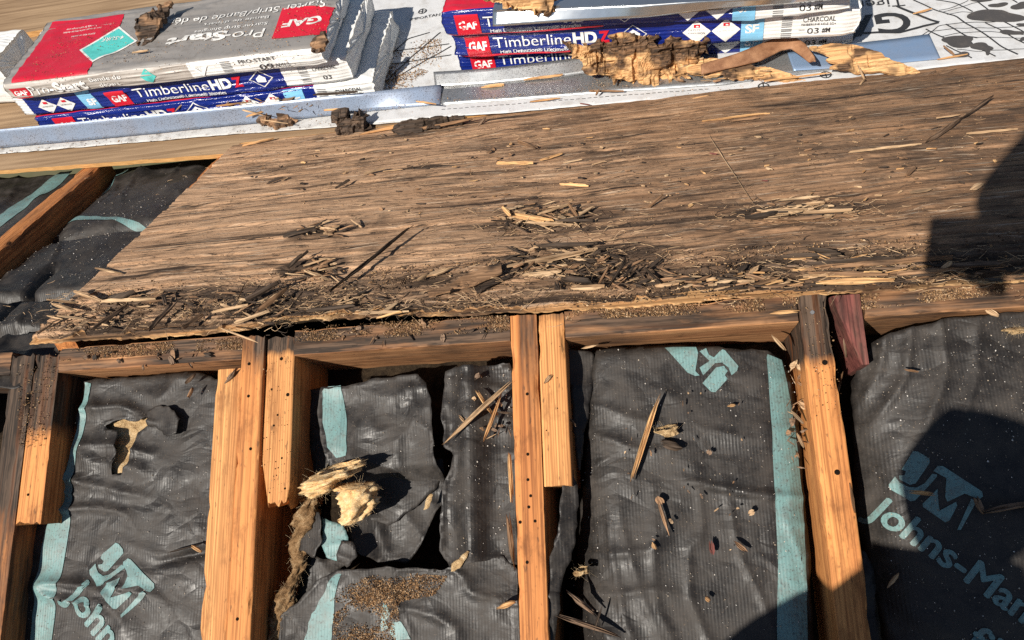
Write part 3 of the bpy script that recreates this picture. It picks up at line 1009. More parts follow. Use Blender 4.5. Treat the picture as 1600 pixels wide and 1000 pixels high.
film(B2, P2([(560, 752), (600, 736), (652, 722), (690, 716), (694, 742), (672, 770), (640, 800), (606, 818), (575, 812)]), lambda x, u: K2 - .008 + w2(x, u, 9), seed=19, name='facing_scrap')
hc = lambda x, u: K2 + .008 + w2(x, u, 4) + .02 * np.exp(-((x + .075) / .02) ** 2) - .02 * sst(-.02, .02, x)
film(B2, P2([(700, 580), (730, 573), (800, 570), (812, 640), (812, 880), (775, 872), (736, 880), (704, 884), (690, 860), (690, 800), (700, 752), (712, 712), (696, 700), (692, 650)]), hc, seed=13, curl=(.004, .008, 'p'))
hd = lambda x, u: K2 + .010 + w2(x, u, 6) - .03 * sst(-.335, -.31, u)
F2d = film(B2, P2([(446, 960), (478, 938), (500, 908), (534, 886), (580, 884), (640, 886), (700, 890), (752, 872), (786, 870), (815, 890), (815, 1150), (430, 1150), (440, 1000)]), hd, seed=14, curl=(.003, .008, 'p'))
vs_ = P2([(508, 608), (538, 604), (546, 660), (548, 712), (532, 716), (518, 700), (510, 660)])
obj('stripe', sheet_mesh('stripe', rag(vs_, .0015, .006, 3), lambda x, u: hb(x, u) + .0012, .004, MT['teal']), None, F2)
vs_ = P2([(494, 958), (512, 925), (528, 892), (540, 896), (530, 930), (526, 960), (522, 1010), (480, 1010)])
obj('stripe', sheet_mesh('stripe', rag(vs_, .003, .006, 4), lambda x, u: hd(x, u) + .0012, .004, MT['teal']), None, F2d)
for i, q in enumerate(([(604, 938), (612, 945), (616, 960), (606, 968), (610, 978), (600, 985), (602, 955)], [(618, 970), (630, 968), (646, 996), (622, 1000), (612, 985)])):
    obj('logo', sheet_mesh('logo', rag(P2(q), .002, .005, i), lambda x, u: hd(x, u) + .0012, .003, MT['teal']), None, F2d)
# scraps of facing hanging in the tear
film(B2, P2([(484, 792), (512, 800), (516, 842), (506, 868), (478, 858)]), lambda x, u: K2 + .035 + .35 * (x + .30) + w2(x, u, 7) * .3, step=.003, seed=15, name='facing_scrap')
q = P2([(516, 806), (530, 816), (548, 820), (556, 838), (544, 874), (524, 868), (514, 846)])
solid(obj('stripe_scrap', sheet_mesh('stripe_scrap', rag(q, .003, .004, 6), lambda x, u: K2 + .026 + w2(x, u, 8) * .6, .003, MT['teal']), None, B2), .0008)
film(B2, P2([(545, 842), (562, 846), (570, 866), (556, 880), (542, 874)]), lambda x, u: K2 + .03 + w2(x, u, 9) * .5, step=.003, seed=16, name='facing_scrap')
film(B2, P2([(470, 870), (520, 874), (552, 868), (530, 888), (500, 906), (476, 934), (456, 950)]), lambda x, u: K2 - .012 + w2(x, u, 9), seed=17, name='facing_scrap')
film(B2, P2([(714, 878), (742, 856), (744, 862), (726, 884), (716, 890)]), lambda x, u: K2 + .03 + 0 * x, step=.003, seed=18, name='torn_edge', mat='wool')
film(B2, P2([(664, 798), (678, 770), (684, 774), (672, 800)]), lambda x, u: K2 + .014 + 0 * x, step=.003, seed=20, name='torn_edge', mat='wool')


def fluff(name, label, spine, rad, seed, parent=None, fr=NEAR, mat='wool', strands=260, n=42):
    """a lump of fibreglass: a lumpy surface about a spine, with loose fibres standing off it"""
    spine = np.array(spine, float)
    seglen = np.concatenate([[0], np.cumsum(np.linalg.norm(np.diff(spine, axis=0), axis=1))])
    m = 40; n = int(n * 1.7)
    vs = []; ts = np.linspace(0, 1, n)
    for t in ts:
        s = t * seglen[-1]
        c = np.array([np.interp(s, seglen, spine[:, k]) for k in range(3)])
        R_ = np.interp(t, np.linspace(0, 1, len(rad)), rad) * math.sqrt(max(.02, 1 - abs(2 * t - 1) ** 6))
        for j in range(m):
            a = 2 * math.pi * j / m
            k = 1 + 1.5 * (float(fbm(t * seglen[-1] * 45, 2.0 * math.cos(a) + 3 * t, seed, 3)) - .5) + .95 * (float(fbm(t * seglen[-1] * 130, 6 * math.sin(a) + 4 * math.cos(a), seed + 4, 3)) - .5)
            d = np.array([math.cos(a), .35 * math.cos(a + 1), .75 * math.sin(a)])
            vs.append(c + d * R_ * k)
    fs = [(i * m + j, i * m + (j + 1) % m, (i + 1) * m + (j + 1) % m, (i + 1) * m + j) for i in range(n - 1) for j in range(m)]
    fs += [tuple(range(m))[::-1], tuple((n - 1) * m + j for j in range(m))]
    vs = np.array(vs)
    me = mesh(name, vs, fs, MT[mat], True)
    if parent is None:
        root = obj(name, me, fr.mat()); tag(root, label, 'insulation wool', 'tan fibreglass tufts')
    else: root = obj(name, me, None, parent)
    rg = np.random.RandomState(seed)
    pv = []; pf = []
    for k in range(strands):
        p = vs[rg.randint(len(vs))]; L = rg.uniform(.003, .010)
        d = rg.normal(size=3); d[2] = abs(d[2]) * .7; d /= np.linalg.norm(d)
        w = np.cross(d, rg.normal(size=3)); w /= np.linalg.norm(w); w *= .00007
        b = rg.normal(size=3) * L * .5
        base = len(pv)
        for q in range(4):
            t = q / 3; c = p + d * L * t + b * t * t
            pv += [c - w, c + w]
        for q in range(3): pf.append((base + 2 * q, base + 2 * q + 1, base + 2 * q + 3, base + 2 * q + 2))
    f = obj('fibres', mesh('fibres', np.array(pv), pf, MT['fibre']), None, root)
    f['kind'] = 'stuff'
    return root


def sp(fr, pts):
    return [(*fr.px(x, y, k), k) for x, y, k in pts]


fluff('fibreglass_tuft', 'pale tan fibreglass tuft bursting from the ripped batt', sp(NEAR, [(500, 775, -.015), (516, 745, .0), (534, 728, .004), (548, 736, -.004)]), [.020, .036, .034, .018], 3, mat='cream', strands=420)
fluff('fibreglass_tuft', 'orange-tinged fibreglass tuft below the pale one', sp(NEAR, [(530, 758, -.008), (552, 762, .0), (564, 788, .0), (556, 812, -.006), (545, 820, -.015)]), [.014, .026, .026, .019, .010], 4, mat='cream', strands=420)
fluff('fibreglass_tuft', 'brown fibreglass strip hanging down beside the left trio of rafters', sp(NEAR, [(490, 770, -.03), (478, 800, -.03), (470, 850, -.045), (468, 890, -.05), (454, 920, -.045), (436, 965, -.05), (425, 1030, -.05)]), [.010, .019, .012, .010, .014, .011, .010], 5, strands=900, n=70, mat='wool_brown')
fluff('fibreglass_tuft', 'pale fibreglass edge poking out under the far left batt', sp(NEAR, [(44, 822, -.055), (34, 850, -.055), (24, 900, -.055), (14, 1000, -.055)]), [.004, .006, .006, .006], 6, strands=200)

# --- third batt: clean with upside-down logo
K3 = -.04
pil3 = pillow(K3, .085, .395, .03)


def h3(x, u):
    z = pil3(x, u) + wrk(x, u, 23, 1.35, 22, 5, .005) + wrk(x, u, 27, .25, 30, 6, .004) * sst(-.20, -.33, u) + (fbm(x * 6, u * 6, 24, 3) - .5) * .009
    z = z + .006 * np.exp(-((u + .255 - .02 * np.sin(x * 12)) / .006) ** 2) * sst(.2, .26, x)
    return z - .02 * sst(-.065, -.04, u)


B3 = batt('smooth black batt with upside-down teal logo between centre and right rafters', (.06, .42, -1.2, -.03, -.13, 'wool_shade'))
P3 = lambda pts: pxpoly(NEAR, pts, K3)
tearR = P3([(1160, 890), (1168, 905), (1172, 940), (1166, 950), (1162, 930), (1156, 910)])
F3 = film(B3, P3([(930, 541), (1010, 539), (1100, 541), (1200, 549), (1230, 562), (1246, 610), (1256, 680), (1262, 760), (1270, 900), (1276, 1150), (856, 1150), (876, 1000), (896, 880), (906, 760), (916, 660), (926, 580)]), h3, seed=21, ragged=.002)
h3b = lambda x, u: K3 - .012 + w2(x, u, 21) - .3 * (x - .11)
film(B3, P3([(887, 546), (908, 546), (928, 550), (924, 610), (912, 700), (902, 740), (896, 690), (890, 620)]), h3b, seed=22, name='facing_scrap')
film(B3, P3([(884, 742), (896, 736), (906, 760), (902, 850), (884, 910), (872, 1000), (868, 1120), (854, 1120), (858, 960), (866, 860), (878, 800)]), lambda x, u: h3b(x, u) + .02, seed=23, name='facing_scrap')
st3 = P3([(1198, 552), (1224, 560), (1238, 620), (1250, 700), (1258, 780), (1262, 884), (1264, 1000), (1268, 1120), (1212, 1120), (1214, 990), (1216, 884), (1210, 760), (1205, 650)])
obj('stripe', sheet_mesh('stripe', st3, lambda x, u: h3(x, u) + .0012, .004, MT['teal']), None, F3)
z3 = lambda pts: [(840 + x / 1.786, 440 + y / 1.786) for x, y in pts]
logo3 = [z3(p) for p in ([(355, 183), (380, 181), (442, 182), (448, 200), (440, 250), (452, 262), (440, 264), (418, 254)], [(470, 186), (478, 205), (492, 212), (508, 195), (516, 190), (522, 192), (560, 236), (556, 250), (541, 262), (532, 240), (514, 226), (495, 228), (462, 262), (452, 240), (480, 222), (462, 205), (452, 195)],
                         [(460, 284), (498, 240), (520, 236), (530, 250), (522, 262), (530, 272), (496, 309), (484, 308)])]
vs, fs = poly2d([pxpoly(NEAR, p, K3) for p in logo3])
drape('logo', vs, fs, on_sheet(h3, .0012), MT['teal'], F3)

# --- right batt: puffed up, partly in the photographer's shadow
K4 = -.025
pil4 = pillow(K4 + .01, .47, 1.05, .05)


def h4(x, u):
    z = pil4(x, u) + wrk(x, u, 33, .5, 16, 5, .010) + wrk(x, u, 37, -.35, 24, 6, .007) + (fbm(x * 5, u * 5, 34, 3) - .5) * .016
    return z - .03 * sst(-.045, .0, u)


B4 = batt('puffed black batt with large teal logo in shadow at far right', (.45, 1.2, -1.2, -.03, -.13, 'wool_shade'))
P4 = lambda pts: pxpoly(NEAR, pts, K4)
F4 = film(B4, P4([(1344, 558), (1362, 534), (1392, 520), (1440, 508), (1480, 500), (1540, 494), (1600, 487), (1800, 470), (1800, 1150), (1404, 1150), (1392, 1000), (1372, 900), (1352, 800), (1346, 700), (1340, 620)]), h4, seed=31, ragged=.0025, step=.005)
film(B4, P4([(1358, 860), (1374, 890), (1394, 1000), (1404, 1120), (1370, 1120), (1362, 980)]), lambda x, u: K4 - .045 + w2(x, u, 31), seed=33, name='facing_scrap')
z7 = lambda pts: [(1340 + x / 3.123, 680 + y / 3.123) for x, y in pts]
logo4 = [z7(p) for p in ([(270, 78), (290, 80), (345, 115), (347, 135), (285, 235), (260, 242), (215, 215), (212, 195), (235, 195), (241, 175), (222, 166)],
                         [(195, 200), (170, 240), (175, 262), (265, 322), (285, 318), (380, 205), (382, 192), (360, 188), (325, 235), (290, 255), (255, 252), (215, 230)],
                         [(365, 175), (385, 150), (410, 152), (590, 275), (595, 300), (580, 310), (545, 300), (510, 285), (430, 325), (420, 300), (425, 210)],
                         [(385, 262), (390, 340), (395, 368), (470, 325), (475, 345), (440, 415), (420, 425), (320, 350), (318, 335)],
                         [(540, 310), (565, 322), (490, 462), (475, 460)])]
vs, fs = poly2d([pxpoly(NEAR, p, K4) for p in logo4])
drape('logo', vs, fs, on_sheet(h4, .0012), MT['teal'], F4)
text_on(NEAR, h4, K4, 'Johns-Manville', (1367, 806), (1560, 950), .034, MT['teal'], F4, bold=.014, off=.0012)
text_on(NEAR, h4, K4, 'fiberglass', (1502, 1006), (1600, 1078), .034, MT['teal'], F4, bold=.014, off=.0012)

# --- batts under the far slope, seen through the opening at upper left
K5 = -.03
B5 = batt('quilted dark batt in the opening left of the rotten plywood', None, fr=UP)


def h5(x, v):
    z = K5 - .03 * np.clip(np.abs(2 * (x + .95) / .34), 0, 1.2) ** 4 + (fbm(x * 9, v * 9, 44, 3) - .5) * .022 + wrk(x, v, 43, 1.2, 20, 6, .012) + wrk(x, v, 46, .3, 22, 7, .008)
    for c, wd, sl in ((.10, .012, .05), (.21, .012, -.03), (.47, .02, .1)):
        z = z - .030 * np.exp(-((v - c - sl * (x + .95)) / wd) ** 2)
    z = z - .03 * np.exp(-((x + .985) / .010) ** 2) * sst(.10, .12, v) * sst(.34, .30, v)
    return z


F5 = film(B5, [(-1.125, -.05), (-.76, -.05), (-.72, .74), (-1.10, .78)], h5, seed=41, step=.006)
s5 = pxpoly(UP, [(186, 256), (200, 258), (168, 288), (128, 318), (118, 316), (150, 290)], K5)
obj('stripe', sheet_mesh('stripe', rag(s5, .003, .01, 4), lambda x, u: h5(x, u) + .0012, .005, MT['teal']), None, F5)
s5 = pxpoly(UP, [(95, 340), (150, 337), (215, 343), (245, 350), (244, 354), (205, 348), (150, 343), (95, 345)], K5)
obj('stripe', sheet_mesh('stripe', rag(s5, .002, .01, 5), lambda x, u: h5(x, u) + .0014, .004, MT['teal']), None, F5)
B6 = batt('dark batt with worn teal stripe at the left border', None, fr=UP)
h6 = lambda x, v: K5 - .01 + (fbm(x * 9, v * 9, 54, 3) - .5) * .02 + wrk(x, v, 53, .4, 16, 5, .010)
F6 = film(B6, [(-1.60, .0), (-1.165, .0), (-1.165, .80), (-1.60, .88)], h6, seed=51, step=.007)
s6 = pxpoly(UP, [(0, 325), (40, 298), (92, 266), (112, 264), (70, 300), (0, 345), (-40, 370), (-40, 350)], K5)
obj('stripe', sheet_mesh('stripe', rag(s6, .003, .01, 6), lambda x, u: h6(x, u) + .0012, .006, MT['teal']), None, F6)

# boards closing the rafter bays from below
for nm, fr_, pts in (('ceiling_board', NEAR, [(-1.6, -2), (1.6, -2), (1.6, .05), (-1.6, .05)]), ('ceiling_board', UP, [(-1.9, -.05), (1.6, -.05), (1.6, 1.2), (-1.9, 1.2)])):
    me = mesh(nm, [(a, b, -.19) for a, b in pts], [(0, 1, 2, 3)], MT['wool_shade'])
    tag(solid(obj(nm, me, fr_.mat()), .012), kind='structure')


# ------------------------------------------------------------------ underlayment
def hu(x, w):
    return .0150 + .004 * fbm(x * 5, w * 7, 61, 3) + sst(.5, 1.0, x) * (.010 * vn(x * 6, w * 9, 63)) + .0025 * fbm(x * 40, w * 40, 65, 2)


dripx = [(-200, 262), (0, 241), (350, 212), (560, 197), (690, 186), (780, 180), (960, 164), (1130, 152), (1250, 137), (1340, 127), (1420, 115), (1500, 107), (1600, 96), (1820, 70)]
drip = [FLAT.px(x, y, .016) for x, y in dripx]
UA = obj('underlayment', None, FLAT.mat()); tag(UA, 'dirty white underlayment strip under the long blue-grey flashing', 'underlayment')
pa = drip[:5] + [(drip[4][0] + .02, drip[4][1] + .10), (drip[0][0], drip[0][1] + .10)]
solid(obj('membrane', sheet_mesh('membrane', rag(pa, .0015, .012, 2), hu, .007, MT['under_dirty']), None, UA), .001)
UBm = obj('underlayment', None, FLAT.mat()); tag(UBm, 'white printed underlayment sheet with dark paw shapes under right stack', 'underlayment')
pb = [(drip[3][0], drip[3][1] + .004)] + [(a, b + .002) for a, b in drip[4:]] + [(1.62, 1.1), (-.5, 1.1), (-.52, .30)]
hub = lambda x, w: hu(x, w) + .0012
solid(obj('membrane', sheet_mesh('membrane', rag(pb, .001, .012, 3), hub, .008, MT['under']), None, UBm), .001)


def ribbon(pts, w, name='grid_line', mat='ink_black', hf=hub, parent=UBm, fr=FLAT, k=.02, off=.0012):
    P = np.array([fr.px(x, y, k) for x, y in pts])
    # resample
    s = np.concatenate([[0], np.cumsum(np.linalg.norm(np.diff(P, axis=0), axis=1))])
    n = max(3, int(s[-1] / .008)); q = np.linspace(0, s[-1], n)
    C = np.column_stack([np.interp(q, s, P[:, 0]), np.interp(q, s, P[:, 1])])
    d = np.gradient(C, axis=0); d /= np.linalg.norm(d, axis=1)[:, None]; nn = np.column_stack([-d[:, 1], d[:, 0]]) * w / 2
    A = C - nn; B = C + nn
    V = np.vstack([np.column_stack([A, hf(A[:, 0], A[:, 1]) + off]), np.column_stack([B, hf(B[:, 0], B[:, 1]) + off])])
    return obj(name, mesh(name, V, [(i, i + 1, n + i + 1, n + i) for i in range(n - 1)], MT[mat]), None, parent)


z5 = lambda pts: [(1320 + x / 5.714, y / 5.714) for x, y in pts]
for pts, w in (([(610, 0), (760, 75), (820, 98), (990, 150), (1110, 235), (1260, 330), (1400, 430), (1540, 500)], .0035), ([(810, 0), (1000, 35), (1140, 110)], .003), ([(1150, 0), (1200, 40), (1290, 112)], .003),
               ([(720, 270), (860, 335), (920, 360)], .0035), ([(900, 222), (990, 275), (1080, 335), (1180, 350)], .0035), ([(1250, 212), (1360, 265), (1500, 345), (1600, 400)], .003), ([(1420, 210), (1600, 300)], .003), ([(1450, 0), (1530, 50)], .003),
               ([(400, 490), (640, 400), (840, 235), (1050, 206), (1300, 208), (1600, 190)], .0018), ([(560, 400), (740, 290), (1000, 260), (1300, 262), (1600, 250)], .0016), ([(860, 335), (1000, 305), (1300, 296), (1600, 320)], .0016), ([(1180, 348), (1400, 345), (1600, 352)], .0016),
               ([(840, 95), (950, 75), (1100, 10)], .0016), ([(880, 110), (1000, 78), (1150, 35), (1300, 20)], .0014), ([(910, 135), (1060, 108), (1140, 118)], .0014), ([(1000, 450), (1200, 470), (1450, 455), (1600, 450)], .0016), ([(1080, 335), (1150, 420), (1340, 520)], .003), ([(900, 420), (1130, 530)], .003)):
    ribbon(z5(pts), w)
for pts in ([(460, 55), (560, 105), (700, 160), (840, 205)], [(60, 360), (110, 300), (300, 295), (480, 300), (640, 260), (835, 208)]): ribbon(z5(pts), .0065, 'logo_outline')
for i, (cx, cy, rx, ry) in enumerate(((1330, 160, 270, 58), (1210, 10, 95, 24), (1365, 65, 80, 24), (1560, 80, 85, 34), (1480, 5, 140, 14), (1010, 380, 180, 50), (1215, 430, 110, 36), (1480, 303, 105, 25), (1580, 238, 50, 18), (1040, 505, 75, 30), (1590, 360, 40, 18), (1270, 480, 30, 25))):
    th = np.linspace(0, 2 * math.pi, 40)[:-1]
    rr_ = 1 + .22 * np.sin(2 * th + i) + .12 * np.sin(3 * th + 2 * i)
    poly = z5([(cx + rx * .9 * r_ * math.cos(t), cy + ry * .9 * r_ * math.sin(t)) for t, r_ in zip(th, rr_)])
    vs, fs = poly2d([pxpoly(FLAT, poly, .02)])
    drape('paw_print', vs, fs, on_sheet(hub, .0016), MT['ink_grey'], UBm, .012)


def text_flat(s, p0, p1, cap, mat='ink_black', bold=.0, parent=UBm, flip=False):
    vs, fs = text2d(s, bold)
    a = np.array(FLAT.px(*p0, .02)); b = np.array(FLAT.px(*p1, .02)); d = (b - a) / np.linalg.norm(b - a); u = np.array([-d[1], d[0]])
    P = a + vs[:, :1] * (cap / .72) * d + vs[:, 1:] * (cap / .72) * u
    return drape('lettering', P, fs, on_sheet(hub, .0014), MT[mat], parent, .012)


text_flat('GAF', (1420, 20), (1300, 30), .075, bold=.02)
text_flat('TigerPaw', (1412, -3), (1330, 3), .034)
# lap marks and dashes on the front hem
for x, y in ((1290, 117), (1193, 135), (660, 18), (595, 26)):
    th = np.linspace(0, 2 * math.pi, 25)
    c = FLAT.px(x, y, .02)
    for r0 in (.012,):
        V = [(c[0] + r * math.cos(t), c[1] + r * math.sin(t)) for r in (r0, r0 - .0028) for t in th]
        vs = np.array(V); n_ = len(th)
        fs = [(i, i + 1, n_ + i + 1, n_ + i) for i in range(n_ - 1)]
        drape('lap_mark', vs, fs, on_sheet(hub, .0014), MT['ink_black'], UBm, .02)
    vs, fs = poly2d([[(c[0] - .0012, c[1] - .011), (c[0] + .0012, c[1] - .011), (c[0] + .0012, c[1] + .011), (c[0] - .0012, c[1] + .011)], [(c[0] - .011, c[1] - .0012), (c[0] + .011, c[1] - .0012), (c[0] + .011, c[1] + .0012), (c[0] - .011, c[1] + .0012)]])
    drape('lap_mark', vs, fs, on_sheet(hub, .0015), MT['ink_black'], UBm, .02)
polys = []
for k in range(46):
    t = k / 46.0
    x = 690 + t * 420; y = 172 - t * 33
    c = FLAT.px(x, y, .02); polys.append([(c[0], c[1]), (c[0] + .008, c[1] - .0006), (c[0] + .008, c[1] + .0008), (c[0], c[1] + .0014)])
vs, fs = poly2d(polys); o = drape('stitch_line', vs, fs, on_sheet(hub, .0014), MT['ink_black'], UBm, .05)
# dark printed lines between the stacks
z2 = lambda pts: [(560 + x / 2.963, y / 2.963) for x, y in pts]
for pts in ([(60, 330), (230, 180), (330, 150)], [(100, 400), (250, 260), (380, 150)], [(60, 250), (200, 232), (420, 205)], [(150, 370), (330, 270), (430, 215)], [(20, 310), (200, 290), (430, 255)]): ribbon(z2(pts), .0035)
text_flat('IMPORTANT: USE STAPLES ORGRAPAS', (640, 33), (690, 24), .012)

# ------------------------------------------------------------------ shingle bundles
BUNDLES = {}


class Bundle:
    def __init__(s, label, p, k0, yaw, L, D, H, zone, mats, seed, name='shingle_bundle', tilt=0.0, group='stacked shingle bundles', lay=1.0):
        ca, sa = math.cos(yaw), math.sin(yaw)
        ex = ca * FLAT.ex + sa * FLAT.ey; ey = -sa * FLAT.ex + ca * FLAT.ey; ez = FLAT.ez
        if tilt:
            ex, ez = ex * math.cos(tilt) + ez * math.sin(tilt), ez * math.cos(tilt) - ex * math.sin(tilt)
        O = FLAT.to(p[0], p[1], k0)
        s.top = Frame(O, ex, ey, ez); s.front = Frame(O, ex, ez, -ey)
        s.L, s.D, s.H, s.seed, s.lay = L, D, H, seed, lay
        s.root = obj(name, None, s.top.mat()); tag(s.root, label, 'shingle bundle', group)
        ns = 170
        per = 2 * (D + H)
        pp = np.concatenate([np.arange(30) * H / 30, H + np.arange(60) * D / 60, H + D + np.arange(8) * H / 8, 2 * H + D + np.arange(12) * D / 12])
        npp = len(pp); pm = pp + np.diff(np.append(pp, per)) / 2
        S, P = np.meshgrid(np.linspace(0, L, ns + 1), pp, indexing='ij')
        V = s.surf(S.ravel(), P.ravel(), 0.0)
        fs = []; mi = []
        for i in range(ns):
            for j in range(npp):
                a = i * npp + j; b = i * npp + (j + 1) % npp
                fs.append((a, a + npp, b + npp, b)); mi.append(zone((i + .5) / ns, pm[j], s))
        V = V.tolist()
        # folded wrap over both ends
        for end, ring0 in ((0, 0), (1, ns * npp)):
            prev = list(range(ring0, ring0 + npp))
            for q in range(1, 6):
                t = q / 5.5
                cur = []
                for j in range(npp):
                    x, y, z = V[ring0 + j]
                    cy, cz = D / 2, H / 2
                    bul = (.006 * math.sin(min(1, t * 1.5) * 1.57) + .005 * (float(fbm(j * .35, q * .8, seed + end, 2)) - .5) * (q > 0)) * (1 if end else -1)
                    k = 1 - t
                    cur.append(len(V)); V.append([x + bul, cy + (y - cy) * (k if abs(y - cy) > 0 else 1), cz + (z - cz) * (1 - t * .97)])
                for j in range(npp):
                    a, b = prev[j], prev[(j + 1) % npp]; c, d = cur[(j + 1) % npp], cur[j]
                    fs.append((a, b, c, d) if end else (a, d, c, b)); mi.append(mats.index('white'))
                prev = cur
            fs.append(tuple(prev) if end else tuple(reversed(prev))); mi.append(mats.index('white'))
        me = mesh('wrapper', V, fs, [MT[m] for m in mats], True, mi)
        s.wrap = obj('wrapper', me, None, s.root)

    def surf(s, S, P, off):
        D, H, L = s.D, s.H, s.L
        r = min(.011, H * .3)
        P = np.mod(P, 2 * (D + H))
        y = np.where(P < H, 0, np.where(P < H + D, P - H, np.where(P < 2 * H + D, D, 2 * (D + H) - P)))
        z = np.where(P < H, P, np.where(P < H + D, H, np.where(P < 2 * H + D, H - (P - H - D), 0)))
        cy = np.clip(y, r, D - r); cz = np.clip(z, r, H - r)
        vy, vz = y - cy, z - cz
        l = np.maximum(np.hypot(vy, vz), 1e-9); vy /= l; vz /= l
        sd = s.seed
        fr = (P < H)
        lay = np.sin(P * 2 * math.pi / .0085 + 3 * fbm(S * 5, P * 0, sd, 2)) * .0005 * fr * s.lay
        wr = (1 - np.abs(2 * vn(S * 9 + P * 6, P * 75, sd + 3) - 1)) ** 2 * .0042 * sst(.3, .7, vn(S * 7, P * 12, sd + 5))
        wr = wr + (fbm(S * 6, P * 9, sd + 8, 3) - .5) * .006 + (fbm(S * 40, P * 40, sd + 11, 2) - .5) * .0015
        e = sst(.03, 0, S) + sst(L - .03, L, S)
        dd = lay + wr - e * .004 + off
        out = np.column_stack([S + (fbm(P * 60, S * 0, sd, 2) - .5) * .012 * e, cy + vy * (r + dd), cz + vz * (r + dd)])
        return out

    def decal(s, vs, fs, mat, off=.0006, name='print', cell=.009):
        off = off + .0006
        return drape(name, np.array(vs, float), fs, lambda P: s.surf(P[:, 0], P[:, 1], off), MT[mat], s.wrap, cell)

    def poly(s, polys, mat, off=.0006, name='print'):
        vs, fs = poly2d(polys); return s.decal(vs, fs, mat, off, name)

    def rect(s, x0, x1, p0, p1, mat, off=.0006, slant=0.0, name='print'):
        return s.poly([[(x0, p0), (x1, p0), (x1 + slant, p1), (x0 + slant, p1)]], mat, off, name)

    def text(s, t, x0, p0, cap, mat, bold=0.0, off=.0012, width=None, up=1, cell=.009):
        vs, fs = text2d(t, bold)
        sc = cap / .72
        sx = sc if width is None else width / max(1e-6, vs[:, 0].max() - vs[:, 0].min())
        P = np.column_stack([x0 + up * (vs[:, 0] - vs[:, 0].min()) * sx, p0 + up * vs[:, 1] * sc])
        return s.decal(P, fs, mat, off, 'lettering', cell)

    def diamond(s, cx, cp, rx, rp, mat, off=.0006, ring=None):
        q = [(cx - rx, cp), (cx, cp - rp), (cx + rx, cp), (cx, cp + rp)]
        if ring is None: return s.poly([q], mat, off)
        i = [(cx + (x - cx) * ring, cp + (p - cp) * ring) for x, p in q]
        return s.poly([[q[k], q[(k + 1) % 4], i[(k + 1) % 4], i[k]] for k in range(4)], mat, off)


def gaf_square(b, x0, x1, p0, p1, mat='ink_red', slant=0.0):
    b.rect(x0, x1, p0, p1, mat, .0006, slant)
    w = (x1 - x0)
    b.text('GAF', x0 + w * .12 + slant * .3, p0 + (p1 - p0) * .28, (p1 - p0) * .42, 'ink_white', .035, .0012, w * .76)


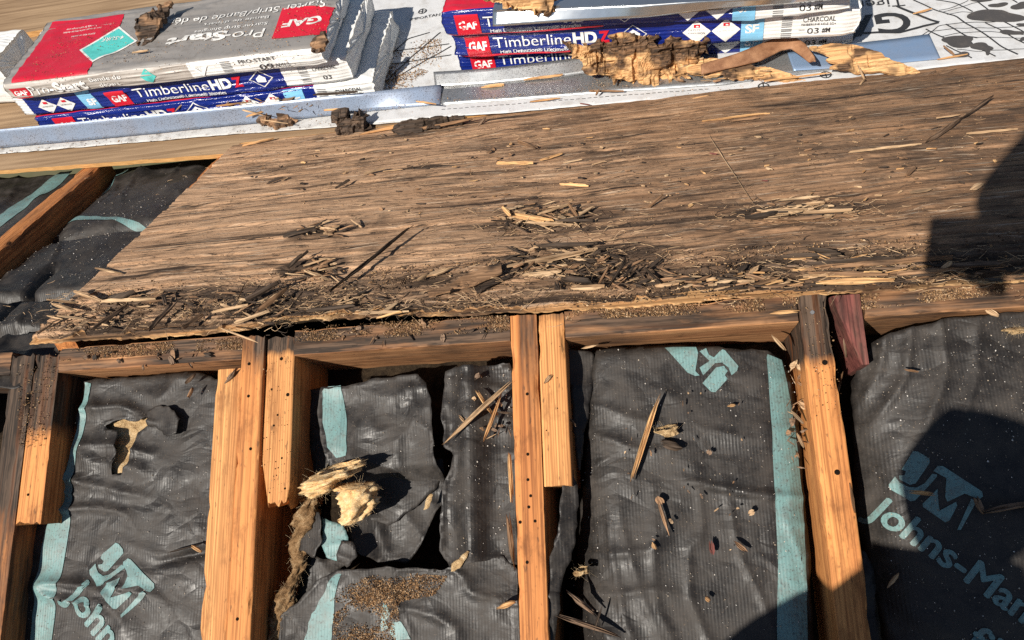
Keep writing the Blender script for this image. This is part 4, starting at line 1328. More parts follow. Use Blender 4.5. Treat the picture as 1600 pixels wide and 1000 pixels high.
def timberline(b, f0, layout):
    """front of a bundle; f0 shifts the whole print along the length (fractions)"""
    L, H = b.L, b.H
    X = lambda f: (f + f0) * L
    if layout == 'a':
        gaf_square(b, X(.035), X(.100), H * .10, H * .86)
        b.text('Timberline', X(.112), H * .36, H * .42, 'ink_white', -.004, .0012, .205 * L)
        b.text('HD', X(.322), H * .36, H * .42, 'ink_white', .045, .0012, .062 * L)
        b.text('Z', X(.388), H * .36, H * .42, 'ink_red', .045, .0012, .028 * L)
        b.text('High Definition\u00ae Lifetime\u00ae Shingles', X(.125), H * .13, H * .13, 'ink_white', .005, .0012, .24 * L)
        b.diamond(X(.475), H * .55, .035 * L, H * .36, 'ink_white', .0006, .9)
        b.poly([[(X(.458), H * .40), (X(.492), H * .40), (X(.492), H * .58), (X(.475), H * .74), (X(.458), H * .58)]], 'ink_white', .0006)
        b.text('4', X(.467), H * .42, H * .22, 'blue', .02, .0014, .014 * L)
        for f in (.63, .70):
            b.diamond(X(f), H * .52, .034 * L, H * .42, 'ink_white', .0008)
            b.rect(X(f) - .007 * L, X(f) + .008 * L, H * .68, H * .80, 'ink_red', .0014)
            for q in (.56, .44): b.text('LAYERLOCK' if f > .65 else 'DIMENSION', X(f) - .020 * L, H * q, H * .08, 'ink_black', .0, .0014, .04 * L)
        b.rect(X(.735), X(.788), 0, H, 'sky_blue', .0006)
        b.text('SF', X(.745), H * .36, H * .32, 'ink_white', .035, .0012, .032 * L)
        # label
        for k in range(11): b.rect(X(.828), X(.852), H * (.10 + k * .075), H * (.10 + k * .075 + (.03 if k % 3 else .045)), 'ink_midgrey', .0007)
        b.text('CHARCOAL', X(.876), H * .64, H * .17, 'ink_black', .003, .0012, .072 * L)
        b.text('TIMBERLINE HDZ SG+', X(.872), H * .50, H * .08, 'ink_black', .0, .0012, .078 * L)
        b.text('03', X(.888), H * .22, H * .2, 'ink_black', .0, .0012, .026 * L)
        b.text('ORDER', X(.868), H * .33, H * .06, 'ink_midgrey', .0, .0012, .014 * L)
        b.text('#M', X(.921), H * .25, H * .16, 'ink_black', .02, .0012, .018 * L)
    else:
        for f in (.105, .165):
            b.diamond(X(f), H * .40, .030 * L, H * .34, 'ink_white', .0008)
            b.rect(X(f) - .006 * L, X(f) + .007 * L, H * .52, H * .62, 'ink_red', .0014)
            b.text('LAYERLOCK', X(f) - .018 * L, H * .36, H * .07, 'ink_black', .0, .0014, .036 * L)
        b.rect(X(.222), X(.268), 0, H, 'sky_blue', .0006, -.008)
        b.text('SF', X(.234), H * .26, H * .28, 'ink_white', .035, .0012, .028 * L)
        gaf_square(b, X(.305), X(.365), H * .08, H * .72, slant=-.006)
        b.text('Timberline', X(.385), H * .34, H * .40, 'ink_white', -.004, .0012, .225 * L)
        b.text('HD', X(.615), H * .34, H * .40, 'ink_white', .045, .0012, .062 * L)
        b.text('Z', X(.682), H * .34, H * .40, 'ink_red', .045, .0012, .028 * L)
        b.text('High Definition\u00ae Lifetime\u00ae Shingles', X(.41), H * .12, H * .12, 'ink_white', .005, .0012, .24 * L)
        b.diamond(X(.765), H * .55, .035 * L, H * .36, 'ink_white', .0006, .88)
        b.poly([[(X(.752), H * .42), (X(.778), H * .42), (X(.778), H * .58), (X(.765), H * .72), (X(.752), H * .58)]], 'ink_white', .0006)
        for k in range(9): b.rect(X(.875), X(.90), H * (.2 + k * .075), H * (.2 + k * .075 + .03), 'ink_midgrey', .0007)
        b.text('CHARCOAL', X(.915), H * .64, H * .15, 'ink_black', .003, .0012, .065 * L)
        b.text('03', X(.935), H * .24, H * .18, 'ink_black', .0, .0012, .022 * L)


TM = ['blue', 'white', 'redwrap', 'kraft']


def tz(w0, w1, topc=2):
    def z(f, p, b):
        if f > w1 or f < w0: return 1
        if b.H + .006 < p < b.H + b.D: return topc
        return 0
    return z


def at(px_, k, fr=FLAT): return fr.px(px_[0], px_[1], k)


# left stack: two blue bundles and the grey starter bundle on top
a = at((40, 183), .082); b_ = at((552, 126), .082); yawL = math.atan2(b_[1] - a[1], b_[0] - a[0]); LL = math.hypot(b_[0] - a[0], b_[1] - a[1])
a3 = at((50, 184), .078)
bt3 = Bundle('lowest blue bundle of the left stack, mostly behind the flashing', a3, .014, yawL, LL * 1.03, .30, .064, tz(-1, .84), TM, 71)
timberline(bt3, .02, 'a')
bt2 = Bundle('wrinkled blue bundle in the middle of the left stack', a, .0815, yawL, LL, .295, .064, tz(.035, .82), TM, 72)
timberline(bt2, -.01, 'b')
a1 = at((20, 155), .15); c1 = at((510, 100), .15); yaw1 = math.atan2(c1[1] - a1[1], c1[0] - a1[0]); L1 = math.hypot(c1[0] - a1[0], c1[1] - a1[1])
ps = Bundle('dirty grey and red starter strip bundle on top of the left stack', a1, .1485, yaw1, L1, .275, .046,
            lambda f, p, b: (2 if b.H * .97 < p < b.H + b.D else (1 if f > .60 else 3)), ['redwrap', 'white', 'greywrap', 'greyfront'], 73, lay=.6)
tp = lambda pts: [(x, ps.H + y) for x, y in pxpoly(ps.top, pts, ps.H)]
ps.poly([[(max(.003, x), max(ps.H * .98, min(ps.H + ps.D - .004, p))) for x, p in tp([(14, 133), (84, 38), (196, 25), (186, 44), (126, 78), (148, 98), (132, 121)])]], 'redwrap', .0007)
ps.poly([tp([(128, 78), (186, 45), (211, 65), (147, 97)])], 'aqua', .0009)
ps.poly([[q[k], q[(k + 1) % 4], i_[(k + 1) % 4], i_[k]] for q, i_ in ((tp([(124, 78), (187, 42), (215, 65), (146, 100)]), tp([(128, 78), (186, 45), (211, 65), (147, 97)])),) for k in range(4)], 'ink_white_worn', .0008)
ps.poly([tp([(425, 62), (442, 14), (521, 10), (508, 54)])], 'ink_red', .0008)
g0 = tp([(505, 26)])[0]; g1 = tp([(438, 48)])[0]
ps.text('GAF', g0[0], g0[1], .030, 'ink_white_worn', .03, .0014, g0[0] - g1[0], up=-1)
g0 = tp([(416, 46)])[0]; ps.text('Pro-', g0[0], g0[1], .034, 'ink_white_worn', .0, .0014, .10, up=-1)
g0 = tp([(358, 50)])[0]; ps.text('Start', g0[0], g0[1], .034, 'ink_white_worn', .04, .0014, .16, up=-1)
g0 = tp([(420, 36)])[0]; ps.text('Starter Strip Shingles', g0[0], g0[1], .012, 'ink_white_worn', .0, .0014, .19, up=-1)
g0 = tp([(422, 26)])[0]; ps.text('Bande de d\u00e9part', g0[0], g0[1], .012, 'ink_white_worn', .0, .0014, .17, up=-1)
g0 = tp([(512, 2)])[0]; ps.text('Starter Strip/Bande de d\u00e9part', g0[0], min(g0[1], ps.H + ps.D - .008), .026, 'ink_white_worn', .0, .0014, .46, up=-1)
for (x, y), t, w in (((176, 38), 'Nail line: use four nails for each shingle strip', .13), ((160, 44), 'Ligne de clouage: quatre clous par bardeau', .11), ((150, 52), 'Store flat on pallet', .07)):
    g0 = tp([(x, y)])[0]; ps.text(t, g0[0], g0[1], .0065, 'ink_white_worn', .0, .0014, w, up=-1)
g0 = tp([(196, 56)])[0]; ps.text('4-SURE', g0[0], g0[1], .016, 'ink_white_worn', .01, .0016, .06, up=-1)
H = ps.H; L = ps.L
gaf_square(ps, .018 * L, .075 * L, H * .1, H * .72)
ps.text('Pro-', .078 * L, H * .22, H * .55, 'ink_white', .0, .0012, .08 * L)
ps.text('Start', .162 * L, H * .22, H * .55, 'ink_white', .045, .0012, .105 * L)
ps.text('Bande de', .285 * L, H * .56, H * .24, 'ink_white', .0, .0012, .10 * L)
ps.text('d\u00e9part', .305 * L, H * .2, H * .24, 'ink_white', .0, .0012, .065 * L)
ps.diamond(.47 * L, H * .5, .026 * L, H * .42, 'aqua')
ps.text('V', .635 * L - .02, H * .2, H * .5, 'ink_white', .02, .0012, .04)
for k in range(8): ps.rect(.70 * L, .73 * L, H * (.15 + k * .09), H * (.15 + k * .09 + .04), 'ink_midgrey', .0007)
ps.text('PRO-START', .755 * L, H * .62, H * .2, 'ink_black', .0, .0012, .11 * L)
ps.text('09', .81 * L, H * .14, H * .34, 'ink_black', .0, .0012, .04 * L)
ps.text('AM12', .855 * L, H * .18, H * .26, 'ink_black', .0, .0012, .045 * L)

# right stack
def rstack(pl, pr, k0, label, seed, H, f0, w1=.785, dx=0):
    a = at(pl, k0); b = at(pr, k0)
    yaw = math.atan2(b[1] - a[1], b[0] - a[0]); L = math.hypot(b[0] - a[0], b[1] - a[1])
    bb = Bundle(label, a, k0, yaw, L, .29, H, tz(-1, w1), TM, seed)
    timberline(bb, f0, 'a')
    bb.rect(.005, .42 * L, .001, .0065, 'ink_red', .0008)
    return bb


rstack((722, 118), (1330, 72), .016, 'lowest blue bundle of the right stack, half hidden by silver flashing', 81, .060, .0)
rstack((714, 91), (1337, 57), .0775, 'middle blue shingle bundle of the right stack with charcoal label', 82, .064, .0)
rt = rstack((698, 59), (1326, 21), .143, 'uppermost blue bundle of the right stack under the bent metal', 83, .062, .0)

# white wrapped bundle end at the left border
aw = at((-330, 190), .02); bw = at((46, 166), .02)
Bundle('white wrapped bundle end poking in at the left border', (aw[0], aw[1] + .02), .016, math.atan2(bw[1] - aw[1], bw[0] - aw[0]) , math.hypot(bw[0] - aw[0], bw[1] - aw[1]) - .03, .16, .13, lambda f, p, b: 0, ['white'], 84)


# ------------------------------------------------------------------ flashings and boards
def strip(name, label, cat, lo, hi, klo, khi, mat, fr=FLAT, t=.0012, rows=5, wav=.0012, seed=1, curve=0.0, group=None):
    """a bent metal or board strip between a low edge and a raised edge"""
    n = 60

    def samp(pts, k):
        P = np.array([[*fr.px(q[0], q[1], q[2] if len(q) > 2 else k), q[2] if len(q) > 2 else k] for q in pts])
        s = np.concatenate([[0], np.cumsum(np.linalg.norm(np.diff(P, axis=0), axis=1))])
        q = np.linspace(0, s[-1], n)
        return np.column_stack([np.interp(q, s, P[:, i]) for i in range(3)])
    A = samp(lo, klo); B = samp(hi, khi)
    vs = []
    for r_ in range(rows + 1):
        f = r_ / rows
        C = A + (B - A) * f
        C[:, 2] += (fbm(C[:, 0] * 5, C[:, 1] * 8, seed, 3) - .5) * wav * 2 + curve * 4 * f * (1 - f)
        vs.append(C)
    V = np.vstack(vs)
    fs = [(r_ * n + i, r_ * n + i + 1, (r_ + 1) * n + i + 1, (r_ + 1) * n + i) for r_ in range(rows) for i in range(n - 1)]
    me = mesh(name, V, fs, MT[mat], True)
    attr(me, 'rot', np.zeros(len(V)))
    o = solid(obj(name, me, fr.mat()), t)
    return tag(o, label, cat, group)


strip('metal_flashing', 'long blue-grey speckled drip edge lying in front of the left stack', 'flashing', [(-80, 240), (0, 231), (200, 213), (420, 191), (560, 176), (688, 163)], [(-80, 209), (0, 202, .074), (200, 183, .074), (330, 171, .074), (480, 154, .070), (560, 146, .064), (640, 137, .048), (690, 132, .038)], .022, .080, 'metal_blue', seed=3, group='metal flashing pieces')
strip('metal_flashing', 'grey gritty flashing base in front of the right stack', 'flashing', [(690, 163), (820, 154), (960, 143), (1130, 132), (1180, 125)], [(684, 136), (820, 124), (960, 108), (1130, 92), (1180, 86)], .022, .030, 'metal_grey', seed=4, group='metal flashing pieces')
strip('metal_flashing', 'streaky silver flange standing before the lowest right bundle', 'flashing', [(680, 137), (760, 132), (880, 120), (970, 106)], [(677, 112), (760, 107), (880, 93), (960, 78)], .030, .052, 'metal_grey', seed=5, group='metal flashing pieces')
strip('metal_flashing', 'short clean blue flashing piece on the white underlayment at right', 'flashing', [(1240, 110), (1330, 104), (1400, 98), (1470, 92)], [(1230, 80), (1310, 70), (1400, 60), (1452, 53)], .024, .030, 'metal_clean_blue', seed=6, group='metal flashing pieces')
strip('metal_flashing', 'grey flashing under the curled brown strip at right of centre', 'flashing', [(1090, 132), (1180, 124), (1260, 114), (1330, 104)], [(1100, 96), (1180, 84), (1260, 76), (1330, 70)], .021, .027, 'metal_grey', seed=8, group='metal flashing pieces')
# mirror-bright sheet over the top right bundle: deck and hanging lip
kt = .143 + .066
fl = strip('metal_flashing', 'mirror bright metal sheet draped over the uppermost right bundle', 'flashing', [(770, 42), (900, 33), (1010, 27), (1110, 16), (1330, -2)], [(770, 16), (900, 10), (1010, 7), (1110, 2), (1330, -8)], kt - .024, kt + .001, 'metal_clean', seed=7, group='metal flashing pieces')
lipA = [FLAT.px(x, y, kt + .001) for x, y in ((770, 16), (900, 10), (1010, 7), (1110, 2), (1330, -8))]
V = []
for f in (0, .33, .66, 1.0):
    for x_, w_ in lipA: V.append((x_ + .02 * f, w_ + .22 * f, kt + .001 + .012 * f))
obj('lip', mesh('lip', V, [(r_ * 5 + i, r_ * 5 + i + 1, (r_ + 1) * 5 + i + 1, (r_ + 1) * 5 + i) for r_ in range(3) for i in range(4)], MT['metal_clean'], False), None, fl)
strip('board', 'brown board wedged between the left stack and the flashing', 'board', [(232, 182), (330, 172), (450, 162), (575, 150)], [(232, 154), (330, 150), (450, 142), (566, 136)], .016, .045, 'kraft', t=.012, seed=9)


def tframe(x, y, k, tilt, fr=FLAT, roll=0.0):
    """a frame lying on the roof at a picture place, tipped up toward the viewer by tilt"""
    a, b = fr.px(x, y, k)
    ct, st = math.cos(tilt), math.sin(tilt)
    ex = fr.ex * math.cos(roll) + fr.ez * math.sin(roll); ez0 = fr.ez * math.cos(roll) - fr.ex * math.sin(roll)
    return Frame(fr.to(a, b, k), ex, fr.ey * ct + ez0 * st, ez0 * ct - fr.ey * st)


def slab(name, label, cat, F_, pts, thick, mat, seed, crack=.004, step=.0035, ragged=.004, bulge=0.0, rotv=.3, group=None, grain=(8, 90)):
    P = rag([F_.px(x, y, 0) for x, y in pts], ragged, .006, seed)
    c = P.mean(0); ext = np.ptp(P, axis=0).max()

    def hf(x, y):
        z = (fbm((x - c[0]) * grain[0], (y - c[1]) * grain[1], seed, 4) - .5) * crack * 2
        z = z - sst(.60, .68, fbm(x * 70, y * 18, seed + 4, 3)) * crack * 1.2 - sst(.58, .66, fbm(x * 14, y * 80, seed + 6, 3)) * crack
        z = z + (np.round(fbm(x * 26, y * 26, seed + 12, 2) * 7) / 7 - .5) * crack * 2.2
        return z + bulge * (1 - ((x - c[0]) / ext * 2) ** 2) + (fbm(x * 12, y * 12, seed + 8, 2) - .5) * crack * 3
    me = sheet_mesh(name, P, hf, step, MT[mat], smooth=False, attrs={'rot': lambda x, y: np.clip(rotv + (fbm(x * 25, y * 40, seed + 2, 3) - .5) * 1.8, 0, 1)})
    o = solid(obj(name, me, F_.mat()), thick)
    return tag(o, label, cat, group)


Ft = tframe(1000, 138, .024, math.radians(60))
slab('rotten_board_chunk', 'big splintered rotten board chunk leaning on the right stack', 'wood chunk', Ft,
     [(880, 68), (912, 72), (928, 70), (936, 60), (942, 68), (958, 66), (962, 52), (992, 51), (994, 57), (1018, 56), (1022, 66), (1030, 76), (1044, 70), (1050, 62), (1096, 66), (1104, 72), (1096, 92), (1086, 112), (1062, 122), (1066, 128), (1040, 140), (1010, 134), (960, 122), (914, 116), (908, 96), (896, 84)], .016, 'fresh', 101, .010, .0028, .004, rotv=.42, grain=(45, 40))
slab('splintered_board', 'long orange splintered board tapering right from the big chunk', 'board', tframe(1150, 128, .028, math.radians(26)),
     [(1058, 100), (1075, 88), (1110, 90), (1150, 96), (1200, 105), (1245, 119), (1260, 124), (1220, 126), (1160, 120), (1100, 116), (1064, 110)], .010, 'fresh', 102, .003, .003, .002, rotv=.12)
slab('splintered_board', 'orange veneer board curving down over the deck edge at right', 'board', tframe(1340, 118, .030, math.radians(20)),
     [(1262, 74), (1290, 68), (1330, 70), (1378, 81), (1384, 88), (1400, 94), (1430, 108), (1452, 122), (1440, 128), (1405, 120), (1380, 112), (1340, 112), (1290, 108), (1310, 100), (1290, 94), (1300, 88)], .006, 'fresh', 103, .0025, .003, .002, rotv=.10)
strip('curled_veneer', 'arched brown veneer strip with nail holes among the flashings', 'veneer', [(1096, 116), (1150, 104), (1190, 94), (1222, 78), (1236, 76), (1250, 86), (1264, 98), (1270, 97)], [(1096, 100), (1150, 84), (1190, 68), (1218, 56), (1238, 55), (1258, 68), (1272, 88), (1272, 96)], .050, .062, 'rust', t=.004, seed=11)
slab('rotten_board_chunk', 'crumbling wood chunk on the bright metal sheet at the top', 'wood chunk', tframe(820, 14, kt + .012, math.radians(35)), [(762, -8), (790, 2), (800, 10), (830, 13), (858, 18), (864, 8), (866, -12), (800, -20)], .015, 'fresh', 104, .005, .0035, .003, rotv=.25)
slab('rotten_board_chunk', 'dark bark-like wood chunk lying across the grey starter bundle', 'wood chunk', tframe(236, 60, .20, math.radians(22)), [(214, 66), (212, 40), (222, 24), (244, 18), (256, 4), (268, 0), (262, 14), (252, 30), (246, 46), (238, 62), (232, 78), (222, 80)], .012, 'mid', 105, .008, .003, .004, rotv=.45)
slab('splintered_board', 'thin dark strip bent against the loose flashing below the starter bundle', 'wood chip', tframe(420, 168, .05, math.radians(30)), [(398, 190), (412, 172), (440, 152), (460, 140), (482, 136), (466, 148), (448, 160), (424, 180), (410, 196)], .004, 'old', 106, .003, .003, .002, rotv=.4)
slab('rotten_wood_lump', 'crumbly brown lump of rot on the blue-grey flashing', 'wood chunk', tframe(430, 190, .034, math.radians(20)), [(406, 184), (420, 175), (446, 172), (456, 182), (454, 192), (430, 195), (408, 192)], .012, 'mid', 107, .006, .003, .003, rotv=.4)
slab('rotten_wood_block', 'dark cube-like rotten block standing on the deck top edge', 'wood chunk', tframe(548, 214, .018, math.radians(62)), [(526, 212), (525, 186), (538, 183), (548, 190), (556, 182), (568, 184), (566, 208), (552, 215), (538, 216)], .022, 'old', 108, .007, .003, .003, rotv=.6, grain=(70, 12))


# ------------------------------------------------------------------ splinters, sticks and chips
def splinter_mesh(name, L, w, t, mat, seed, jag=.25, bend=0.0, cols=6, rows=16, rot=.2, kink=0.0):
    rg = np.random.RandomState(seed)
    c = cols + 1
    ys = np.linspace(-.5, .5, c)
    x0 = rg.rand(c) ** 1.5 * jag * L * .75; x1 = L - rg.rand(c) ** 1.5 * jag * L * .75
    prof0 = rg.uniform(.2, .8); prof1 = rg.uniform(.2, .8)
    hcol = rg.rand(c) * t * .7
    top = []; bot = []
    for i in range(rows + 1):
        f = i / rows
        pw = min(1, (prof0 + (1 - prof0) * min(1, f * 3.5)), (prof1 + (1 - prof1) * min(1, (1 - f) * 3.5)))
        for j in range(c):
            x = x0[j] + (x1[j] - x0[j]) * f
            y = ys[j] * w * pw + (float(vn(x * 12, seed * 1.7, 3)) - .5) * w * .8 + kink * math.sin(f * 5 + seed) * w
            z = hcol[j] + bend * 4 * f * (1 - f) + (float(vn(x * 60, j * 1.3 + seed, 5)) - .5) * t * .9
            ed = .5 if j in (0, c - 1) else 0
            top.append((x, y, z - ed * t)); bot.append((x, y, z - t * (1.2 - .4 * ed)))
    V = top + bot; n = len(top); fs = []
    for i in range(rows):
        for j in range(cols):
            a = i * c + j
            fs.append((a, a + c, a + c + 1, a + 1)); fs.append((n + a, n + a + 1, n + a + c + 1, n + a + c))
        a = i * c; fs.append((a, n + a, n + a + c, a + c))
        a = i * c + cols; fs.append((a, a + c, n + a + c, n + a))
    for j in range(cols):
        fs.append((j, j + 1, n + j + 1, n + j)); a = rows * c + j; fs.append((a, n + a, n + a + 1, a + 1))
    me = mesh(name, V, fs, MT[mat], False)
    attr(me, 'rot', np.clip(rot + (vn(np.array([v[0] for v in V]) * 25, np.full(len(V), seed * 1.0), 2) - .5) * .7, 0, 1))
    return me


def spl(fr, p0, p1, k, w, t, mat, label, l0=.0, l1=.0, name='wood_splinter', cat='splinter', roll=0.0, seed=None, group=None, **kw):
    a = fr.to(*fr.px(*p0, k + l0), k + l0); b = fr.to(*fr.px(*p1, k + l1), k + l1)
    x = b - a; L = np.linalg.norm(x); x = x / L
    z = fr.ez - x * fr.ez.dot(x); z /= np.linalg.norm(z)
    y = np.cross(z, x)
    if roll:
        c, s = math.cos(roll), math.sin(roll); y, z = c * y + s * z, c * z - s * y
    sd = seed if seed is not None else int(p0[0] * 7 + p0[1] * 3)
    me = splinter_mesh(name, L, w * .00075, t * .0006, mat, sd, **kw)
    o = obj(name, me, axes(a + fr.ez * t * .0005, x, y, z))
    return tag(o, label, cat, group)


KD = .0165
D = UP
spl(D, (516, 459), (648, 353), KD + .003, 8.5, 7, 'dark', 'long straight black stick lying diagonally on the deck left of centre', .004, .014, name='wood_stick', cat='stick', jag=.35, cols=5, rows=26, rot=.1, roll=.5)
spl(D, (1446, 224), (1508, 186), KD, 10, 7, 'old', 'lower half of crooked grey stick at upper right of deck', .0, .006, name='wood_stick', cat='stick', rot=.2, roll=.4)
spl(D, (1496, 190), (1554, 151), KD, 7, 5, 'old', 'upper half of crooked grey stick at upper right of deck', .004, .010, name='wood_stick', cat='stick', rot=.1, roll=.4)
spl(D, (1463, 185), (1502, 180), KD, 3.5, 2.5, 'tan', 'thin pale twig joined to the crooked grey stick', .006, .004, rot=.0)
spl(D, (1326, 239), (1446, 224), KD, 9, 3, 'tan', 'pale flat sliver at right pointing to the crooked stick', rot=.0, jag=.4)
spl(D, (1510, 210), (1594, 202), KD, 5, 3, 'tan', 'thin tan sliver near the right border of the deck', rot=.05, jag=.5)
spl(D, (1092, 191), (1204, 177), KD, 9, 3, 'fresh', 'long flat orange sliver below the white hem right of centre', rot=.1, jag=.6)
spl(D, (1140, 190), (1186, 184), KD + .002, 6, 3, 'mid', 'short brown sliver beside the long orange one', rot=.2)
spl(D, (809, 221), (840, 232), KD, 7, 5, 'mid', 'short brown splinter tilted down above deck centre', rot=.3)
spl(D, (776, 256), (834, 255), KD, 7, 5, 'fresh', 'bright orange splinter at deck centre above the heap', .0, .003, rot=.05)
spl(D, (842, 252), (880, 240), KD, 6, 4, 'fresh', 'small orange splinter slanting up from deck centre', rot=.1)
spl(D, (874, 289), (921, 291), KD, 7, 4, 'fresh', 'orange ribbed splinter right of deck centre', rot=.05)
spl(D, (880, 255), (912, 249), KD, 6, 2, 'tan', 'pale chip above the ribbed splinter', rot=.0)
spl(D, (924, 258), (946, 252), KD, 5, 2, 'tan', 'pale chip, rightmost of the centre row below the hem', rot=.0)
spl(D, (569, 272), (602, 264), KD, 9, 4, 'tan', 'tan chip with a dark shadow left of deck centre', .0, .006, rot=.05)
spl(D, (598, 268), (630, 265), KD, 5, 2, 'tan', 'thin tan sliver touching the tan chip left of centre', rot=.05)
spl(D, (524, 296), (547, 282), KD, 6, 5, 'dark', 'small black splinter in the left middle of the deck', .0, .006, rot=.2)
spl(D, (417, 288), (443, 277), KD, 6, 5, 'dark', 'small black splinter near the deck left edge', .0, .006, rot=.2)
spl(D, (1012, 326), (1036, 304), KD, 4, 4, 'mid', 'short brown peg standing up right of the centre heap', .0, .016, rot=.2)
spl(D, (548, 344), (566, 357), KD, 4, 3, 'tan', 'tiny pale peg near the long black stick', .010, .0, rot=.1)
spl(D, (1108, 212), (1176, 318), KD, 1.5, 1.5, 'tan', 'thin pale thread lying down the deck right of centre', .0, .0, name='thread', cat='thread', rot=.0, jag=.02, cols=2, rows=40)
# centre heap
for i, (p0, p1, w, t, m, l0, l1, lab) in enumerate((
        ((784, 324), (801, 342), 10, 5, 'fresh', .012, .0, 'curled orange splinter at the left tip of the centre heap'),
        ((797, 338), (864, 348), 11, 6, 'fresh', .004, .006, 'orange splinter along the front of the centre heap'),
        ((836, 337), (893, 319), 4, 4, 'tan', .006, .014, 'thin pale splinter rising to the right in the centre heap'),
        ((888, 318), (905, 342), 6, 5, 'mid', .016, .002, 'brown splinter standing at the right of the centre heap'),
        ((787, 346), (823, 364), 10, 4, 'old', .002, .004, 'grey flake lying below the centre heap'),
        ((815, 349), (903, 352), 9, 4, 'tan', .004, .003, 'long pale splinter lying level below the centre heap'),
        ((860, 345), (930, 346), 7, 6, 'dark', .003, .004, 'black splinter right of the centre heap'),
        ((838, 387), (938, 380), 9, 7, 'dark', .006, .010, 'long black splinter above the pale splinter sheaf'),
        ((792, 419), (936, 388), 16, 5, 'tan', .004, .010, 'broad pale splinter sheaf slanting up to the right'),
        ((815, 412), (912, 394), 9, 4, 'tan', .010, .014, 'narrow pale splinter on top of the broad sheaf'),
        ((815, 433), (878, 426), 15, 5, 'tan', .004, .006, 'wide pale block splinter below the broad sheaf'),
        ((890, 451), (946, 449), 11, 5, 'tan', .004, .006, 'pale splinter near the front edge right of the sheaf'),
        ((826, 392), (842, 388), 5, 3, 'tan', .004, .006, 'tiny pale chip touching the long black splinter'),
        ((876, 436), (925, 442), 10, 8, 'dark', .004, .008, 'thick black splinter between the pale ones by the front edge'),
        ((948, 452), (978, 404), 6, 5, 'dark', .0, .020, 'black splinter standing up right of the pale sheaf'),
        ((935, 446), (955, 412), 5, 4, 'mid', .0, .018, 'brown splinter standing beside the upright black one'),
        ((962, 444), (992, 416), 5, 4, 'dark', .0, .014, 'black splinter, rightmost of the upright trio'),
        ((1022, 447), (1062, 443), 9, 4, 'tan', .002, .003, 'pale sliver on the front edge right of the upright splinters'),
        ((1005, 420), (1040, 452), 6, 5, 'dark', .008, .0, 'black splinter leaning right near the front edge'),
        ((660, 434), (708, 417), 20, 3, 'tan', .002, .004, 'flat pale chip left of the brown veneer flap'),
        ((650, 440), (668, 428), 8, 4, 'tan', .004, .004, 'small ragged pale chip at far left of the veneer flap'))):
    spl(D, p0, p1, KD, w, t, m, lab, l0, l1, rot=.1, seed=300 + i, jag=.45)
slab('veneer_flap', 'brown veneer flap lifted off the deck at front centre', 'veneer', Frame(UP.to(0, 0, .028), UP.ex, UP.ey, UP.ez), [(668, 452), (704, 440), (722, 430), (782, 409), (784, 425), (745, 440), (706, 448), (704, 453), (670, 463)], .003, 'mid', 120, .0015, .003, .002, rotv=.05)
slab('veneer_flap', 'dark veneer flake under the brown flap', 'veneer', Frame(UP.to(0, 0, .020), UP.ex, UP.ey, UP.ez), [(738, 448), (792, 428), (800, 420), (820, 402), (812, 420), (780, 440), (745, 456)], .002, 'dark', 121, .0015, .003, .003, rotv=.3)
# right-hand side of the deck
for i, (p0, p1, w, t, m, l0, l1, lab) in enumerate((
        ((1164, 344), (1216, 336), 10, 8, 'dark', .002, .004, 'black splinter at the left end of the pale pile'),
        ((1188, 333), (1262, 330), 16, 6, 'tan', .003, .004, 'pale crumbly splinter in the pile right of centre'),
        ((1250, 334), (1336, 329), 10, 4, 'tan', .004, .004, 'pale splinter pointing right from the pile'),
        ((1215, 314), (1282, 308), 6, 3, 'tan', .001, .002, 'thin pale sliver above the pile'),
        ((1210, 346), (1290, 340), 7, 4, 'mid', .003, .002, 'brown splinter below the pile'),
        ((1416, 276), (1432, 262), 9, 6, 'mid', .002, .006, 'short brown stub near the right border'),
        ((1430, 267), (1466, 262), 8, 2, 'tan', .003, .003, 'pale chip touching the short brown stub'),
        ((1420, 302), (1456, 295), 12, 2, 'tan', .001, .002, 'white-tan flake at the shadow border'),
        ((1512, 297), (1534, 285), 14, 3, 'tan', .001, .004, 'pale flake just inside the shadow'),
        ((1254, 414), (1416, 403), 9, 8, 'dark', .002, .004, 'long black splinter strip running into the shadow'),
        ((1262, 420), (1490, 404), 10, 6, 'mid', .002, .006, 'long brown splinter strip below the black one'),
        ((1216, 404), (1316, 399), 7, 6, 'dark', .002, .004, 'black splinter above the long strips at right'),
        ((1262, 391), (1312, 396), 6, 5, 'dark', .003, .003, 'short black splinter, uppermost of the right strips'),
        ((1262, 428), (1388, 432), 8, 5, 'mid', .002, .004, 'brown splinter between long strip and front edge'),
        ((1274, 441), (1400, 437), 11, 5, 'fresh', .002, .003, 'orange splinter strip on the right front edge'),
        ((1400, 428), (1500, 420), 10, 5, 'mid', .002, .004, 'brown splinter lying fully in the shadow'),
        ((1470, 422), (1486, 410), 6, 5, 'tan', .004, .012, 'pale forked splinter end in the shadow'),
        ((1470, 418), (1570, 415), 11, 5, 'old', .003, .004, 'grey broad splinter near the right border in shadow'),
        ((1120, 242), (1108, 240), 6, 2, 'red', .001, .001, 'tiny red flake on the deck right of centre'),
        ((1190, 282), (1200, 283), 4, 2, 'red', .001, .001, 'tiny red and white flake below the other red one'),
        ((906, 162), (922, 164), 5, 2, 'red', .004, .004, 'tiny red flake on the white hem'))):
    spl(D, p0, p1, KD, w, t, m, lab, l0, l1, rot=.1 if m != 'red' else 0, seed=400 + i, jag=.45, cat='chip' if m == 'red' else 'splinter', name='paint_flake' if m == 'red' else 'wood_splinter')
